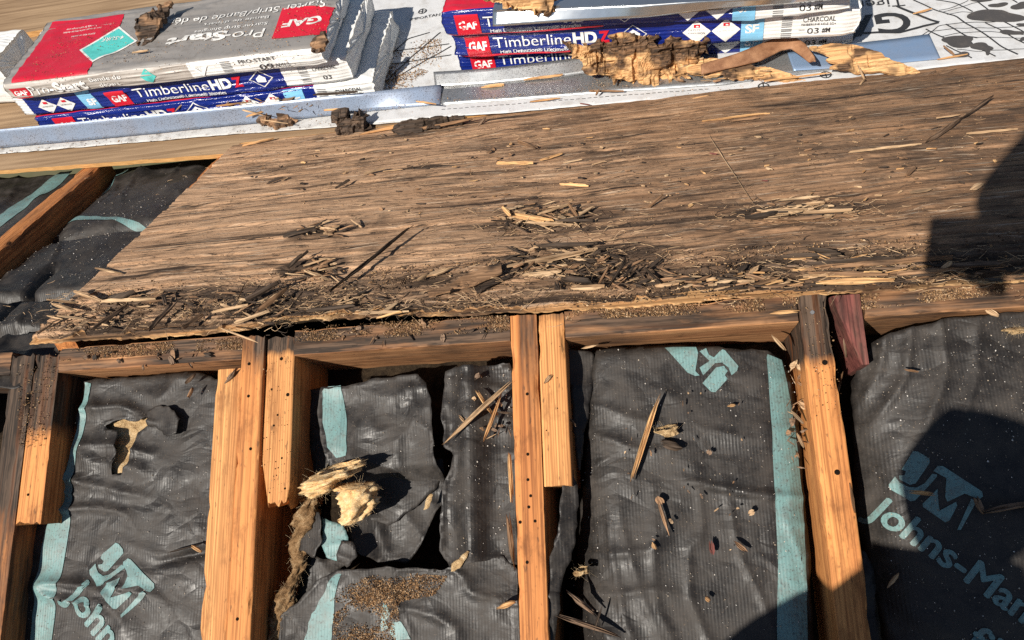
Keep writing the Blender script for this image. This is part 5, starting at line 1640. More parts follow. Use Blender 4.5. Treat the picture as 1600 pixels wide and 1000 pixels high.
# left front corner
for i, (p0, p1, w, t, m, l0, l1, lab) in enumerate((
        ((114, 457), (162, 473), 8, 5, 'tan', .010, .004, 'tan splinter jutting past the left edge of the plywood'),
        ((83, 474), (122, 488), 9, 5, 'tan', .008, .004, 'tan splinter below the jutting one at the left corner'),
        ((156, 472), (244, 468), 8, 5, 'tan', .004, .004, 'level pale splinter behind the left corner'),
        ((232, 518), (275, 471), 10, 6, 'old', .002, .008, 'brown slat leaning across the bare cross-grain at left'),
        ((144, 517), (202, 477), 9, 6, 'mid', .002, .008, 'brown slat leaning near the left corner'),
        ((284, 514), (318, 492), 9, 6, 'mid', .002, .006, 'short brown slat right of the leaning pair'),
        ((148, 420), (190, 428), 6, 3, 'tan', .004, .002, 'small pale chip hanging over the plywood left edge'),
        ((170, 470), (214, 456), 12, 8, 'dark', .002, .010, 'black ragged splinter behind the left corner'),
        ((450, 422), (482, 394), 8, 7, 'dark', .0, .014, 'black splinter standing up left of the long stick'),
        ((440, 372), (494, 358), 9, 6, 'dark', .002, .010, 'black splinter at left of the deck, upper of the pair'),
        ((476, 424), (514, 438), 8, 5, 'tan', .006, .002, 'pale splinter beside the upright black one'),
        ((486, 356), (528, 360), 6, 4, 'tan', .004, .003, 'pale splinter beside the upper black one'),
        ((366, 506), (424, 486), 8, 5, 'tan', .004, .010, 'tan splinter crossing the front edge at the rafter trio'),
        ((345, 514), (410, 538), 4, 3, 'tan', .004, .010, 'thin tan splinter bridging to the rafter trio top'),
        ((384, 470), (440, 440), 11, 8, 'dark', .004, .018, 'black slat rising from the heap above the rafter trio'),
        ((398, 492), (450, 452), 8, 6, 'mid', .004, .018, 'brown slat rising beside the black slat'),
        ((330, 490), (390, 478), 8, 5, 'tan', .004, .006, 'pale splinter left of the heap above the trio'),
        ((560, 492), (640, 486), 8, 4, 'tan', .004, .004, 'pale strip on the front edge left of centre'),
        ((588, 498), (628, 488), 5, 4, 'fresh', .0, .006, 'orange strip hanging off the front edge left of centre'),
        ((478, 486), (560, 478), 9, 6, 'dark', .003, .006, 'black flat splinter on the front edge below the long stick'))):
    spl(D, p0, p1, KD, w, t, m, lab, l0, l1, rot=.15, seed=500 + i, jag=.5)
# along the white hem and on the flashings
KF = .020
for i, (p0, p1, k, w, t, m, l0, l1, lab) in enumerate((
        ((562, 212), (672, 187), .018, 12, 5, 'fresh', 0, .004, 'long bright orange strip along the white hem left of centre'),
        ((636, 206), (742, 186), .024, 7, 6, 'mid', 0, .008, 'brown stick under the dark bark pieces by the hem'),
        ((620, 214), (672, 206), .018, 6, 3, 'tan', 0, 0, 'pale sliver below the bark pieces'),
        ((742, 203), (760, 184), .018, 7, 5, 'old', 0, .012, 'short grey stick leaning at the right end of the bark pieces'),
        ((456, 224), (506, 214), .018, 8, 4, 'old', 0, .003, 'grey chip at the deck top edge left of the rotten block'),
        ((374, 229), (430, 216), .018, 8, 4, 'fresh', 0, .003, 'orange chip where the plywood meets the orange sawn edge'),
        ((272, 178), (305, 143), .055, 7, 5, 'mid', 0, .03, 'brown stick propped against the left stack'),
        ((338, 166), (394, 160), .070, 5, 4, 'fresh', 0, 0, 'orange stick lying along the top of the blue-grey flashing'),
        ((350, 164), (412, 180), .060, 5, 4, 'tan', 0, 0, 'tan stick slanting down the blue-grey flashing'),
        ((384, 183), (414, 174), .050, 7, 4, 'fresh', 0, 0, 'orange chip beside the brown lump on the flashing'),
        ((408, 188), (452, 194), .040, 4, 3, 'tan', 0, 0, 'thin pale splinter in front of the brown lump'),
        ((506, 174), (546, 170), .055, 8, 4, 'fresh', 0, .004, 'curved orange chip alone on the blue-grey flashing'),
        ((650, 158), (682, 163), .045, 6, 3, 'fresh', 0, 0, 'orange sliver near the right end of the blue-grey flashing'),
        ((752, 137), (790, 133), .030, 13, 5, 'fresh', 0, 0, 'fat orange chip on the gritty grey flashing'),
        ((818, 126), (880, 118), .032, 6, 5, 'fresh', 0, .003, 'long orange sliver at the foot of the silver flange'),
        ((828, 159), (876, 153), .026, 5, 3, 'fresh', 0, 0, 'orange sliver on the hem in front of the grey flashing'),
        ((920, 143), (975, 143), .028, 5, 4, 'mid', 0, 0, 'brown splinter below the big rotten chunk'),
        ((930, 150), (936, 140), .028, 6, 4, 'mid', 0, .01, 'small brown stub standing before the big rotten chunk'),
        ((1045, 166), (1110, 150), .020, 9, 4, 'fresh', 0, .002, 'orange strip on the hem below the long splintered board'),
        ((1190, 128), (1300, 114), .030, 4, 4, 'fresh', 0, .004, 'thin orange lath in front of the curled veneer'),
        ((1338, 142), (1352, 124), .020, 6, 5, 'tan', 0, .02, 'lower part of the branching twig on the hem'),
        ((1350, 126), (1340, 103), .035, 5, 4, 'tan', 0, .02, 'upright part of the branching twig on the hem'),
        ((1260, 150), (1340, 139), .018, 6, 3, 'fresh', 0, .003, 'orange sliver running to the branching twig'),
        ((1425, 23), (1456, 14), .024, 5, 4, 'fresh', 0, .004, 'small orange twig on the white underlayment'),
        ((1464, 94), (1512, 86), .024, 6, 3, 'fresh', 0, .002, 'orange sliver beside the short blue flashing'),
        ((1474, 72), (1492, 86), .024, 5, 4, 'mid', .012, 0, 'brown twig at the corner of the short blue flashing'),
        ((1420, 128), (1462, 112), .024, 10, 7, 'old', 0, .008, 'grey brown curl under the end of the orange veneer board'),
        ((1444, 130), (1494, 108), .024, 8, 6, 'old', 0, .006, 'grey curl right of the orange veneer board end'),
        ((1060, 108), (1100, 92), .045, 6, 5, 'tan', 0, .01, 'tan splinter at the right end of the big rotten chunk'),
        ((866, 70), (912, 84), .065, 4, 4, 'tan', .0, .0, 'thin tan splinter poking left from the big rotten chunk'),
        ((862, 78), (908, 90), .060, 4, 4, 'tan', .0, .0, 'lower thin splinter poking left from the big rotten chunk'),
        ((488, 150), (560, 144), .075, 8, 5, 'dark', 0, .0, 'dark strip along the flashing right of the bent strip'),
        ((204, 84), (232, 80), .205, 8, 4, 'tan', 0, 0, 'pale chip at the foot of the chunk on the starter bundle'))):
    spl(FLAT, p0, p1, k, w, t, m, lab, l0, l1, rot=.1, seed=600 + i, jag=.45)
slab('bark_piece', 'dark bark-like rotten piece lying along the white hem', 'wood chunk', tframe(665, 205, .022, math.radians(30)), [(612, 204), (616, 196), (640, 190), (672, 186), (700, 180), (728, 180), (722, 192), (690, 200), (650, 208), (620, 210)], .010, 'dark', 122, .006, .003, .004, rotv=.3)
slab('moss_clump', 'brown moss clump on the red corner of the starter bundle', 'moss', tframe(500, 78, .203, math.radians(15)), [(484, 70), (494, 58), (506, 52), (514, 64), (506, 76), (490, 80)], .008, 'mid', 123, .006, .003, .004, rotv=.4)

# open slope
KN = -.030
for i, (p0, p1, k, w, t, m, l0, l1, lab) in enumerate((
        ((690, 694), (808, 588), -.03, 9, 7, 'tan', .0, .036, 'long pale stick lying across the ripped batt to the centre rafter'),
        ((744, 608), (772, 654), -.03, 7, 6, 'fresh', .012, .004, 'orange stick crossing beneath the long pale stick'),
        ((754, 692), (786, 614), -.03, 7, 6, 'fresh', .004, .010, 'orange stick right of the long pale stick'),
        ((778, 644), (800, 646), -.03, 4, 4, 'old', .010, .02, 'short grey splinter stuck in the centre rafter'),
        ((988, 757), (1035, 610), -.03, 10, 8, 'fresh', .004, .008, 'long orange stick lying on the clean batt'),
        ((1030, 694), (1066, 702), -.03, 18, 10, 'dark', .002, .004, 'black crumbly lump beside the long orange stick'),
        ((1028, 780), (1047, 838), -.03, 7, 5, 'mid', .004, .004, 'brown splinter in the middle of the clean batt'),
        ((1025, 776), (1034, 790), -.03, 14, 6, 'mid', .004, .004, 'brown stub on top of the batt splinter'),
        ((1112, 844), (1114, 868), -.03, 9, 4, 'red', .004, .004, 'red-brown flake low on the clean batt'),
        ((1146, 844), (1168, 862), -.03, 8, 5, 'mid', .004, .004, 'brown chip right of the red-brown flake'),
        ((1020, 846), (1026, 860), -.03, 8, 4, 'fresh', .004, .004, 'small orange chip left of the red-brown flake'),
        ((1102, 932), (1110, 938), -.03, 8, 4, 'fresh', .004, .004, 'tiny orange chip near the bottom of the clean batt'),
        ((1136, 636), (1150, 634), -.03, 6, 4, 'fresh', .004, .004, 'tiny pale chip below the upside-down logo'),
        ((880, 918), (936, 966), -.03, 10, 8, 'old', .014, .004, 'grey-brown stick at the lower left of the clean batt'),
        ((858, 956), (970, 998), -.03, 9, 7, 'old', .014, .002, 'long grey stick crossing the lower left of the clean batt'),
        ((924, 994), (941, 944), -.03, 4, 4, 'dark', .008, .008, 'thin dark twig crossing the long grey stick'),
        ((1206, 523), (1231, 550), -.03, 6, 5, 'tan', .026, .010, 'pale stick leaning on the blocking by the right rafter'),
        ((1236, 640), (1256, 662), -.03, 6, 5, 'tan', .006, .012, 'tan splinter stuck against the right rafter'),
        ((1244, 676), (1256, 700), -.03, 6, 5, 'tan', .006, .012, 'pale splinter lower against the right rafter'),
        ((1202, 489), (1250, 486), .002, 7, 4, 'fresh', 0, 0, 'orange strip on the blocking left of the right rafter'),
        ((1534, 482), (1560, 496), -.01, 9, 4, 'tan', .004, .004, 'pale chip on the top edge of the shaded batt'),
        ((1530, 800), (1620, 780), -.01, 10, 8, 'old', .006, .006, 'brown broken stick on the shaded batt by the logo'),
        ((1524, 776), (1536, 804), -.01, 10, 8, 'old', .008, .006, 'upright stub of the broken stick on the shaded batt'),
        ((1418, 770), (1461, 774), -.01, 7, 4, 'fresh', .006, .006, 'orange splinter on the teal logo of the shaded batt'),
        ((1384, 918), (1402, 894), -.01, 6, 4, 'tan', .004, .006, 'pale curved splinter low on the shaded batt'),
        ((1410, 577), (1440, 582), -.01, 4, 3, 'mid', .004, .004, 'small brown splinter high on the shaded batt'),
        ((344, 612), (372, 574), -.02, 12, 8, 'old', .004, .026, 'grey broken slat at the upper end of the clean orange rafter'),
        ((290, 600), (306, 584), -.03, 7, 5, 'old', .004, .010, 'grey chip at the top of the left batt'),
        ((296, 622), (304, 606), -.03, 6, 5, 'mid', .004, .006, 'brown chip below the grey chip on the left batt'),
        ((258, 864), (318, 850), -.035, 4, 4, 'dark', .004, .004, 'thin dark twig low on the left batt'),
        ((300, 852), (316, 862), -.035, 7, 4, 'fresh', .006, .006, 'small orange chip on the dark twig'),
        ((797, 704), (803, 790), -.02, 8, 5, 'fresh', .006, .008, 'peeled orange strip along the left side of the centre rafter'),
        ((796, 800), (806, 890), -.03, 10, 5, 'mid', .006, .012, 'curved brown strip beside the lower centre rafter'),
        ((776, 950), (806, 940), -.03, 10, 6, 'fresh', .004, .014, 'orange splinter at bottom beside the centre rafter'),
        ((1328, 752), (1336, 802), -.004, 5, 5, 'mid', .004, .004, 'thin splinter peeling off the right rafter'),
        ((1318, 520), (1322, 560), -.05, 4, 4, 'old', .02, .004, 'thin splinter below the red wedge'),
        ((1306, 622), (1316, 580), -.06, 4, 4, 'mid', .01, .02, 'thin brown splinter in the dark gap right of the right rafter'),
        ((850, 600), (862, 586), .002, 7, 4, 'tan', .0, .0, 'pale chip on the light tan sister rafter'),
        ((908, 546), (936, 540), -.02, 5, 4, 'tan', .006, .010, 'pale splinter at the top left of the clean batt'),
        ((888, 650), (902, 666), -.03, 4, 4, 'old', .010, .010, 'thin grey splinter at the left edge of the clean batt'))):
    spl(NEAR, p0, p1, k, w, t, m, lab, l0, l1, rot=.1 if m != 'red' else .2, seed=700 + i, jag=.4)
fluff('fibreglass_tuft', 'pale beige tuft beside the long orange stick on the clean batt', sp(NEAR, [(1028, 676, -.026), (1040, 668, -.022), (1050, 682, -.024)]), [.006, .013, .008], 8, strands=60)
fluff('fibreglass_tuft', 'small tan tuft at the lower left edge of the clean batt', sp(NEAR, [(904, 900, -.03), (910, 888, -.025), (918, 896, -.03)]), [.005, .009, .005], 9, strands=60)
fluff('fibreglass_tuft', 'brown fibreglass pad on the far right top of the shaded batt', sp(NEAR, [(1570, 514, -.012), (1590, 516, -.008), (1610, 518, -.01)]), [.008, .012, .010], 10, strands=80)
# metal nail lying on the blocking
mw = axes(NEAR.to(*NEAR.px(536, 552, -.03), -.028), nz(NEAR.ex + .4 * NEAR.ey), nz(NEAR.ey - .4 * NEAR.ex), NEAR.ez)

# ------------------------------------------------------------------ heaps of small splinters
LIB = {}
for m in ('tan', 'mid', 'dark', 'fresh', 'old'):
    LIB[m] = [splinter_mesh('wood_splinter', .032, .0034, .0018, m, 900 + k + 17 * len(m), jag=.6, cols=4, rows=7, rot=.15) for k in range(5)]


CW = {'tan': 'pale tan', 'mid': 'brown', 'dark': 'black', 'fresh': 'orange', 'old': 'grey-brown'}
FINE = {}


def heap(fr, px_, rx, ry, k, n, mats, label, group, seed, lmin=.5, lmax=1.5, up=.5, ang=.0, spread=.6):
    """splinters long enough to pick out become things; the short litter between them is joined"""
    rg = random.Random(seed)
    for i in range(n * 2):
        while True:
            u, v = rg.uniform(-1, 1), rg.uniform(-1, 1)
            if u * u + v * v < 1: break
        a, b = fr.px(px_[0] + u * rx, px_[1] + v * ry, k)
        t = ang + rg.gauss(0, spread) + (math.pi if rg.random() < .5 else 0)
        el = rg.uniform(-.05, up) * rg.random()
        x = fr.ex * math.cos(t) * math.cos(el) + fr.ey * math.sin(t) * math.cos(el) + fr.ez * math.sin(el)
        z = fr.ez - x * fr.ez.dot(x); z /= np.linalg.norm(z); y = np.cross(z, x)
        s = lmin + (lmax - lmin) * rg.random() ** 1.6
        wy = rg.choice((.35, .5, .8, 1.2, 2.2)); wz = rg.uniform(.4, 1.2)
        mt = rg.choice(mats); me = rg.choice(LIB[mt])
        mw = axes(fr.to(a, b, k + rg.uniform(0, .004)), x * s, y * wy, z * wz)
        if s < .95:
            FINE.setdefault((label, mt), []).append((me, mw)); continue
        o = obj('wood_splinter', me, mw)
        tag(o, CW[mt] + ' ' + label, 'splinter', CW[mt] + ' ' + group)


def join_fine():
    by = {}
    for (label, mt), L in FINE.items(): by.setdefault(mt, []).extend(L)
    for mt, L in by.items():
        V = []; Fs = []; R_ = []; nv = 0
        for me, mw in L:
            c = np.array([v.co[:] for v in me.vertices]); M_ = np.array(mw)
            V.append(c @ M_[:3, :3].T + M_[:3, 3])
            Fs += [tuple(i + nv for i in p.vertices) for p in me.polygons]; nv += len(c)
            q = np.zeros(len(c), np.float32); me.attributes['rot'].data.foreach_get('value', q); R_.append(q)
        m2 = mesh('splinter_litter', np.vstack(V), Fs, MT[mt], False)
        attr(m2, 'rot', np.concatenate(R_))
        tag(obj('splinter_litter', m2), CW[mt] + ' litter of short splinters strewn over the roof', 'wood litter', kind='stuff')


heap(UP, (845, 338), 66, 18, KD, 32, ['tan', 'tan', 'mid', 'dark'], 'small splinter in the heap at deck centre', 'small splinters of the centre heap', 1)
heap(UP, (870, 415), 90, 26, KD, 34, ['tan', 'mid', 'dark', 'dark'], 'small splinter around the pale sheaf', 'small splinters around the pale sheaf', 2, up=.6)
heap(UP, (965, 428), 45, 22, KD, 18, ['dark', 'dark', 'mid'], 'small splinter right of the pale sheaf', 'small splinters right of the pale sheaf', 3, up=1.0)
heap(UP, (405, 480), 55, 24, KD, 16, ['dark', 'dark', 'mid', 'tan'], 'small splinter in the heap above the rafter trio', 'small splinters above the rafter trio', 4, up=.7, ang=.4)
heap(UP, (130, 490), 70, 24, KD, 15, ['dark', 'mid', 'tan', 'old'], 'small splinter in the heap at the left front corner', 'small splinters at the left front corner', 5, up=.5)
heap(UP, (260, 470), 80, 18, KD, 9, ['dark', 'mid', 'tan'], 'small splinter behind the left front corner', 'small splinters behind the left front corner', 6, up=.4)
heap(UP, (495, 362), 34, 10, KD, 12, ['dark', 'tan', 'mid'], 'small splinter in the upper left patch', 'small splinters in the upper left patch', 7, up=.5)
heap(UP, (495, 420), 34, 16, KD, 14, ['dark', 'tan', 'mid'], 'small splinter left of the long black stick', 'small splinters left of the long black stick', 8, up=.6)
heap(UP, (560, 474), 70, 12, KD, 12, ['dark', 'dark', 'tan'], 'small splinter on the front edge below the long black stick', 'small splinters below the long black stick', 9)
heap(UP, (1245, 332), 75, 12, KD, 26, ['tan', 'tan', 'mid', 'dark'], 'small splinter in the pale pile right of centre', 'small splinters in the pale pile', 10, up=.3, spread=.3)
heap(UP, (1330, 415), 130, 16, KD, 30, ['dark', 'mid', 'old', 'fresh'], 'small splinter among the long strips at right', 'small splinters among the right strips', 11, up=.25, spread=.25)
heap(UP, (1150, 440), 140, 12, KD, 30, ['dark', 'mid', 'tan', 'fresh'], 'small splinter along the right half of the front edge', 'small splinters along the right front edge', 12, up=.3, spread=.3)
heap(UP, (1500, 425), 100, 14, KD, 16, ['mid', 'old', 'dark'], 'small splinter in the shadow at the front edge', 'small splinters in the shadow', 13, up=.3, spread=.3)
heap(UP, (800, 270), 420, 70, KD - .001, 44, ['tan', 'fresh', 'mid', 'dark'], 'tiny splinter scattered on the upper deck', 'tiny splinters scattered on the upper deck', 14, lmin=.2, lmax=.6, up=.25, spread=.5)
heap(UP, (1350, 250), 220, 70, KD - .001, 24, ['tan', 'fresh', 'mid', 'dark'], 'tiny splinter scattered on the right of the deck', 'tiny splinters on the right of the deck', 15, lmin=.2, lmax=.6, up=.25, spread=.5)
heap(FLAT, (420, 165), 80, 12, .06, 12, ['tan', 'fresh', 'mid'], 'small splinter on the blue-grey flashing', 'small splinters on the blue-grey flashing', 16, lmin=.3, lmax=.8, spread=.8)
heap(FLAT, (1120, 120), 100, 10, .032, 14, ['fresh', 'mid', 'tan'], 'small splinter around the big rotten chunk', 'small splinters around the big rotten chunk', 17, lmin=.4, lmax=1.0)
heap(NEAR, (760, 640), 40, 50, -.03, 10, ['old', 'mid', 'tan'], 'tiny splinter on the ripped batt by the centre rafter', 'tiny splinters on the ripped batt', 18, lmin=.2, lmax=.6, spread=2)
heap(NEAR, (1242, 640), 12, 90, -.035, 14, ['tan', 'mid', 'old'], 'tiny splinter in the gap beside the right rafter', 'tiny splinters beside the right rafter', 19, lmin=.2, lmax=.7, spread=2)
heap(NEAR, (1080, 740), 120, 150, -.024, 14, ['tan', 'mid', 'old'], 'tiny splinter lying on the clean batt', 'tiny splinters on the clean batt', 20, lmin=.1, lmax=.35, spread=2, up=.1)
heap(NEAR, (230, 560), 120, 10, .002, 8, ['dark', 'mid', 'old'], 'tiny splinter on the blocking above the left batt', 'tiny splinters on the left blocking', 21, lmin=.2, lmax=.6, spread=2)
heap(NEAR, (640, 520), 130, 12, .002, 8, ['dark', 'mid', 'old'], 'tiny splinter on the dark stained blocking', 'tiny splinters on the dark stained blocking', 22, lmin=.2, lmax=.6, spread=2)

join_fine()


# ------------------------------------------------------------------ crumbs, sawdust and shingle grit
def crumbs(name, label, cat, spots, mat, seed):
    """spots: (frame, px list polygon, k or height function, count, size range mm)"""
    rg = np.random.RandomState(seed)
    Vs = []; Fs = []
    oc = np.array([(1, 0, 0), (-1, 0, 0), (0, 1, 0), (0, -1, 0), (0, 0, 1), (0, 0, -.6)])
    of = np.array([(0, 2, 4), (2, 1, 4), (1, 3, 4), (3, 0, 4), (2, 0, 5), (1, 2, 5), (3, 1, 5), (0, 3, 5)])
    nv = 0
    for fr, poly, k, n, s0, s1, clump in spots:
        k0 = k if not callable(k) else float(np.mean(k(np.array([fr.px(*p, -.03)[0] for p in poly]), np.array([fr.px(*p, -.03)[1] for p in poly]))))
        P = np.array([fr.px(x, y, k0) for x, y in poly])
        lo, hi = P.min(0), P.max(0)
        q = lo + rg.rand(n * 6, 2) * (hi - lo)
        q = q[inside(q, P)]
        if clump: q = q[fbm(q[:, 0] * clump, q[:, 1] * clump * 1.5, seed, 3) + rg.rand(len(q)) * .25 > .62]
        q = q[:n]
        z = k(q[:, 0], q[:, 1]) if callable(k) else np.full(len(q), k)
        s = (s0 + (s1 - s0) * rg.rand(len(q)) ** 2.5) * .0005
        for i in range(len(q)):
            sc = s[i] * rg.uniform(.6, 1.6, 3)
            a = rg.rand() * 6.28; ca, sa = math.cos(a), math.sin(a)
            o_ = oc * sc
            loc = np.column_stack([o_[:, 0] * ca - o_[:, 1] * sa, o_[:, 0] * sa + o_[:, 1] * ca, o_[:, 2]])
            c = loc + np.array([q[i, 0], q[i, 1], z[i] + s[i] * .5])
            Vs.append(fr.O + c[:, :1] * fr.ex + c[:, 1:2] * fr.ey + c[:, 2:] * fr.ez)
            Fs.append(of + nv); nv += 6
    me = mesh(name, np.vstack(Vs), np.vstack(Fs), MT[mat], False)
    o = obj(name, me)
    return tag(o, label, cat, kind='stuff')


deckp = [(60, 530), (350, 245), (800, 190), (1600, 105), (1600, 440), (900, 480)]
edgep = [(60, 530), (180, 440), (900, 400), (1600, 360), (1600, 440), (900, 482), (460, 498)]
crumbs('sawdust', 'wood crumbs and sawdust strewn over the rotten deck', 'sawdust', [
    (UP, deckp, .0155, 3200, .6, 2.4, 9), (UP, deckp, .0155, 2000, .5, 1.5, 0), (UP, edgep, .014, 4200, .6, 3.6, 12)], 'crumb', 1)
crumbs('shingle_grit', 'brown grit and crumbs heaped on the blocking tops', 'grit', [
    (NEAR, [(95, 546), (380, 526), (380, 546), (95, 564)], .0006, 3400, .6, 2.2, 22), (NEAR, [(462, 510), (795, 492), (795, 518), (462, 534)], .0006, 3400, .6, 2.2, 22),
    (NEAR, [(884, 482), (1248, 464), (1248, 484), (884, 500)], .0006, 3400, .6, 2.4, 22), (NEAR, [(1345, 460), (1600, 442), (1600, 456), (1345, 484)], .0006, 2400, .6, 2.2, 22),
    (NEAR, [(20, 560), (90, 550), (75, 700), (30, 700)], .001, 500, 1, 2.5, 20), (NEAR, [(1255, 480), (1295, 480), (1320, 650), (1275, 650)], .003, 120, 1, 2.5, 0), (NEAR, [(385, 540), (455, 540), (450, 780), (412, 760)], .002, 80, 1, 2.5, 0)], 'crumb', 2)
crumbs('shingle_grit', 'brown granules spilled on the lower ripped batt', 'grit', [
    (NEAR, [(556, 902), (640, 895), (700, 900), (680, 930), (625, 940), (620, 1010), (520, 1010), (500, 960), (530, 920)], lambda x, u: hd(x, u) + .001, 7000, .5, 2.2, 14),
    (NEAR, [(560, 930), (612, 925), (618, 1010), (520, 1010), (520, 960)], lambda x, u: hd(x, u) + .001, 3600, .5, 2.2, 24)], 'crumb', 3)
crumbs('shingle_grit', 'fine specks scattered over the insulation facings', 'grit', [
    (NEAR, [(130, 600), (340, 600), (340, 1000), (30, 1000)], lambda x, u: h1(x, u) + .0012, 420, .7, 1.8, 0), (NEAR, [(930, 545), (1240, 560), (1260, 1000), (880, 1000)], lambda x, u: h3(x, u) + .0012, 620, .7, 1.8, 0),
    (NEAR, [(1350, 540), (1600, 490), (1600, 1000), (1400, 1000)], lambda x, u: h4(x, u) + .0012, 620, .7, 1.9, 0), (NEAR, [(506, 606), (660, 590), (684, 700), (600, 860), (560, 850)], lambda x, u: hb(x, u) + .0012, 160, .7, 1.8, 0),
    (NEAR, [(700, 580), (800, 572), (806, 870), (700, 870)], lambda x, u: hc(x, u) + .0012, 260, .7, 2.2, 0), (UP, [(0, 260), (340, 245), (100, 530), (0, 530)], lambda x, u: h5(x, u) + .0012, 900, .8, 2.4, 6)], 'lint', 4)
crumbs('shingle_grit', 'dark grit and crumbs on flashings, bundles and underlayment', 'grit', [
    (FLAT, [(690, 138), (1120, 100), (1150, 126), (700, 160)], .030, 900, .9, 2.6, 10), (FLAT, [(0, 222), (690, 154), (690, 163), (0, 231)], .028, 700, .8, 2.8, 9), (FLAT, [(0, 232), (690, 164), (1250, 128), (1250, 136), (690, 184), (0, 240)], .018, 700, 1, 3, 0),
    (FLAT, [(590, 70), (690, 60), (690, 135), (570, 142)], .0195, 2600, .8, 3.6, 10), (FLAT, [(575, 96), (640, 100), (670, 112), (650, 124), (572, 132)], .0195, 1800, .8, 3.6, 16), (FLAT, [(90, 40), (540, 5), (510, 92), (30, 130)], .1985, 1400, .8, 3.2, 9)], 'crumb', 5)


def strands(name, label, spots, mat, seed):
    """loose wood fibres: thin curved slivers, too many to count"""
    rg = np.random.RandomState(seed); V = []; Fc = []; nv = 0
    for fr, cx_, cy_, rx, ry, k, n, l0, l1, w, el in spots:
        for i in range(n):
            a, b = fr.px(cx_ + rg.normal() * rx * .5, cy_ + rg.normal() * ry * .5, k)
            t = rg.normal() * .55; L_ = rg.uniform(l0, l1) * .001; e = abs(rg.normal()) * el
            d = np.array([math.cos(t), math.sin(t), e]); d /= np.linalg.norm(d)
            if rg.rand() < .5: d[:2] *= -1
            sd = np.array([-d[1], d[0], 0]) * w * .0005 * rg.uniform(.5, 1.6)
            bend = rg.normal(size=3) * L_ * .12
            for q in range(5):
                f = q / 4; c = np.array([a, b, k]) + d * L_ * f + bend * math.sin(f * 3.14)
                wq = sd * (1 - .75 * f)
                for p_, up_ in ((c - wq, 0), (c + wq, 0), (c, abs(w) * .0005)):
                    V.append(fr.O + p_[0] * fr.ex + p_[1] * fr.ey + (p_[2] + up_) * fr.ez)
            for q in range(4):
                o = nv + q * 3
                Fc += [(o, o + 3, o + 5, o + 2), (o + 2, o + 5, o + 4, o + 1)]
            nv += 15
    m2 = mesh(name, np.array(V), Fc, MT[mat], False); attr(m2, 'rot', np.zeros(len(V)))
    return tag(obj(name, m2), label, 'wood fibres', kind='stuff')


S1 = [(UP, 850, 345, 120, 30, .0155, 120, 6, 26, 1.0, .25), (UP, 890, 415, 170, 46, .0155, 220, 6, 30, 1.0, .3), (UP, 420, 470, 130, 46, .0155, 180, 6, 28, 1.0, .3), (UP, 150, 485, 130, 40, .0155, 140, 6, 26, 1.0, .3),
      (UP, 1250, 332, 160, 24, .0155, 110, 6, 26, 1.0, .15), (UP, 1350, 420, 260, 34, .0155, 200, 8, 36, 1.1, .15), (UP, 850, 270, 700, 130, .0155, 300, 4, 18, .8, .12), (UP, 640, 470, 260, 30, .0155, 140, 6, 26, 1.0, .2)]
strands('wood_fibres', 'pale hair-like wood fibres littering the deck', S1, 'tan', 5)
strands('wood_fibres', 'dark hair-like wood fibres littering the deck', S1, 'dark', 6)


# ------------------------------------------------------------------ the photographer, standing behind the camera (only the shadow is in view)
n_ = NB('dark_work_clothes', .9, .1); n_.color(n_.ramp(n_.noise(n_.coord(), 60, 3), [(.3, (.03, .035, .05)), (.7, (.06, .065, .08))])); MT['cloth'] = n_.m
n_ = NB('skin', .6, .3); n_.color(n_.ramp(n_.noise(n_.coord(), 30, 3), [(.3, (.42, .24, .16)), (.7, (.52, .31, .22))])); MT['skin'] = n_.m
n_ = NB('phone_glass', .15, .5); n_.color(n_.ramp(n_.noise(n_.coord(), 9, 2), [(.3, (.015, .015, .018)), (.7, (.025, .025, .03))])); MT['phone'] = n_.m


def skinned(name, joints, edges, mat, parent=None, sub=2, root=0):
    me = bpy.data.meshes.new(name)
    me.from_pydata([j[:3] for j in joints], edges, [])
    me.materials.append(mat)
    o = obj(name, me, None, parent)
    m = o.modifiers.new('skin', 'SKIN'); m.use_smooth_shade = True
    sv = me.skin_vertices[0].data
    for i, j in enumerate(joints):
        sv[i].radius = (j[3], j[4] if len(j) > 4 else j[3]); sv[i].use_root = (i == root)
    s_ = o.modifiers.new('sub', 'SUBSURF'); s_.levels = sub; s_.render_levels = sub
    return o


pr = obj('person', None, Matrix.Identity(4))
tag(pr, 'photographer in dark clothes behind the camera, casting the shadow at right', 'person')
r_, u_, b_k = _R[:, 0], _R[:, 1], _R[:, 2]           # right, up and back, as the phone is held
PH = CAM + b_k * .014 - r_ * .034 - u_ * .012


def NS(x, u, n): return NEAR.to(x, u, n)


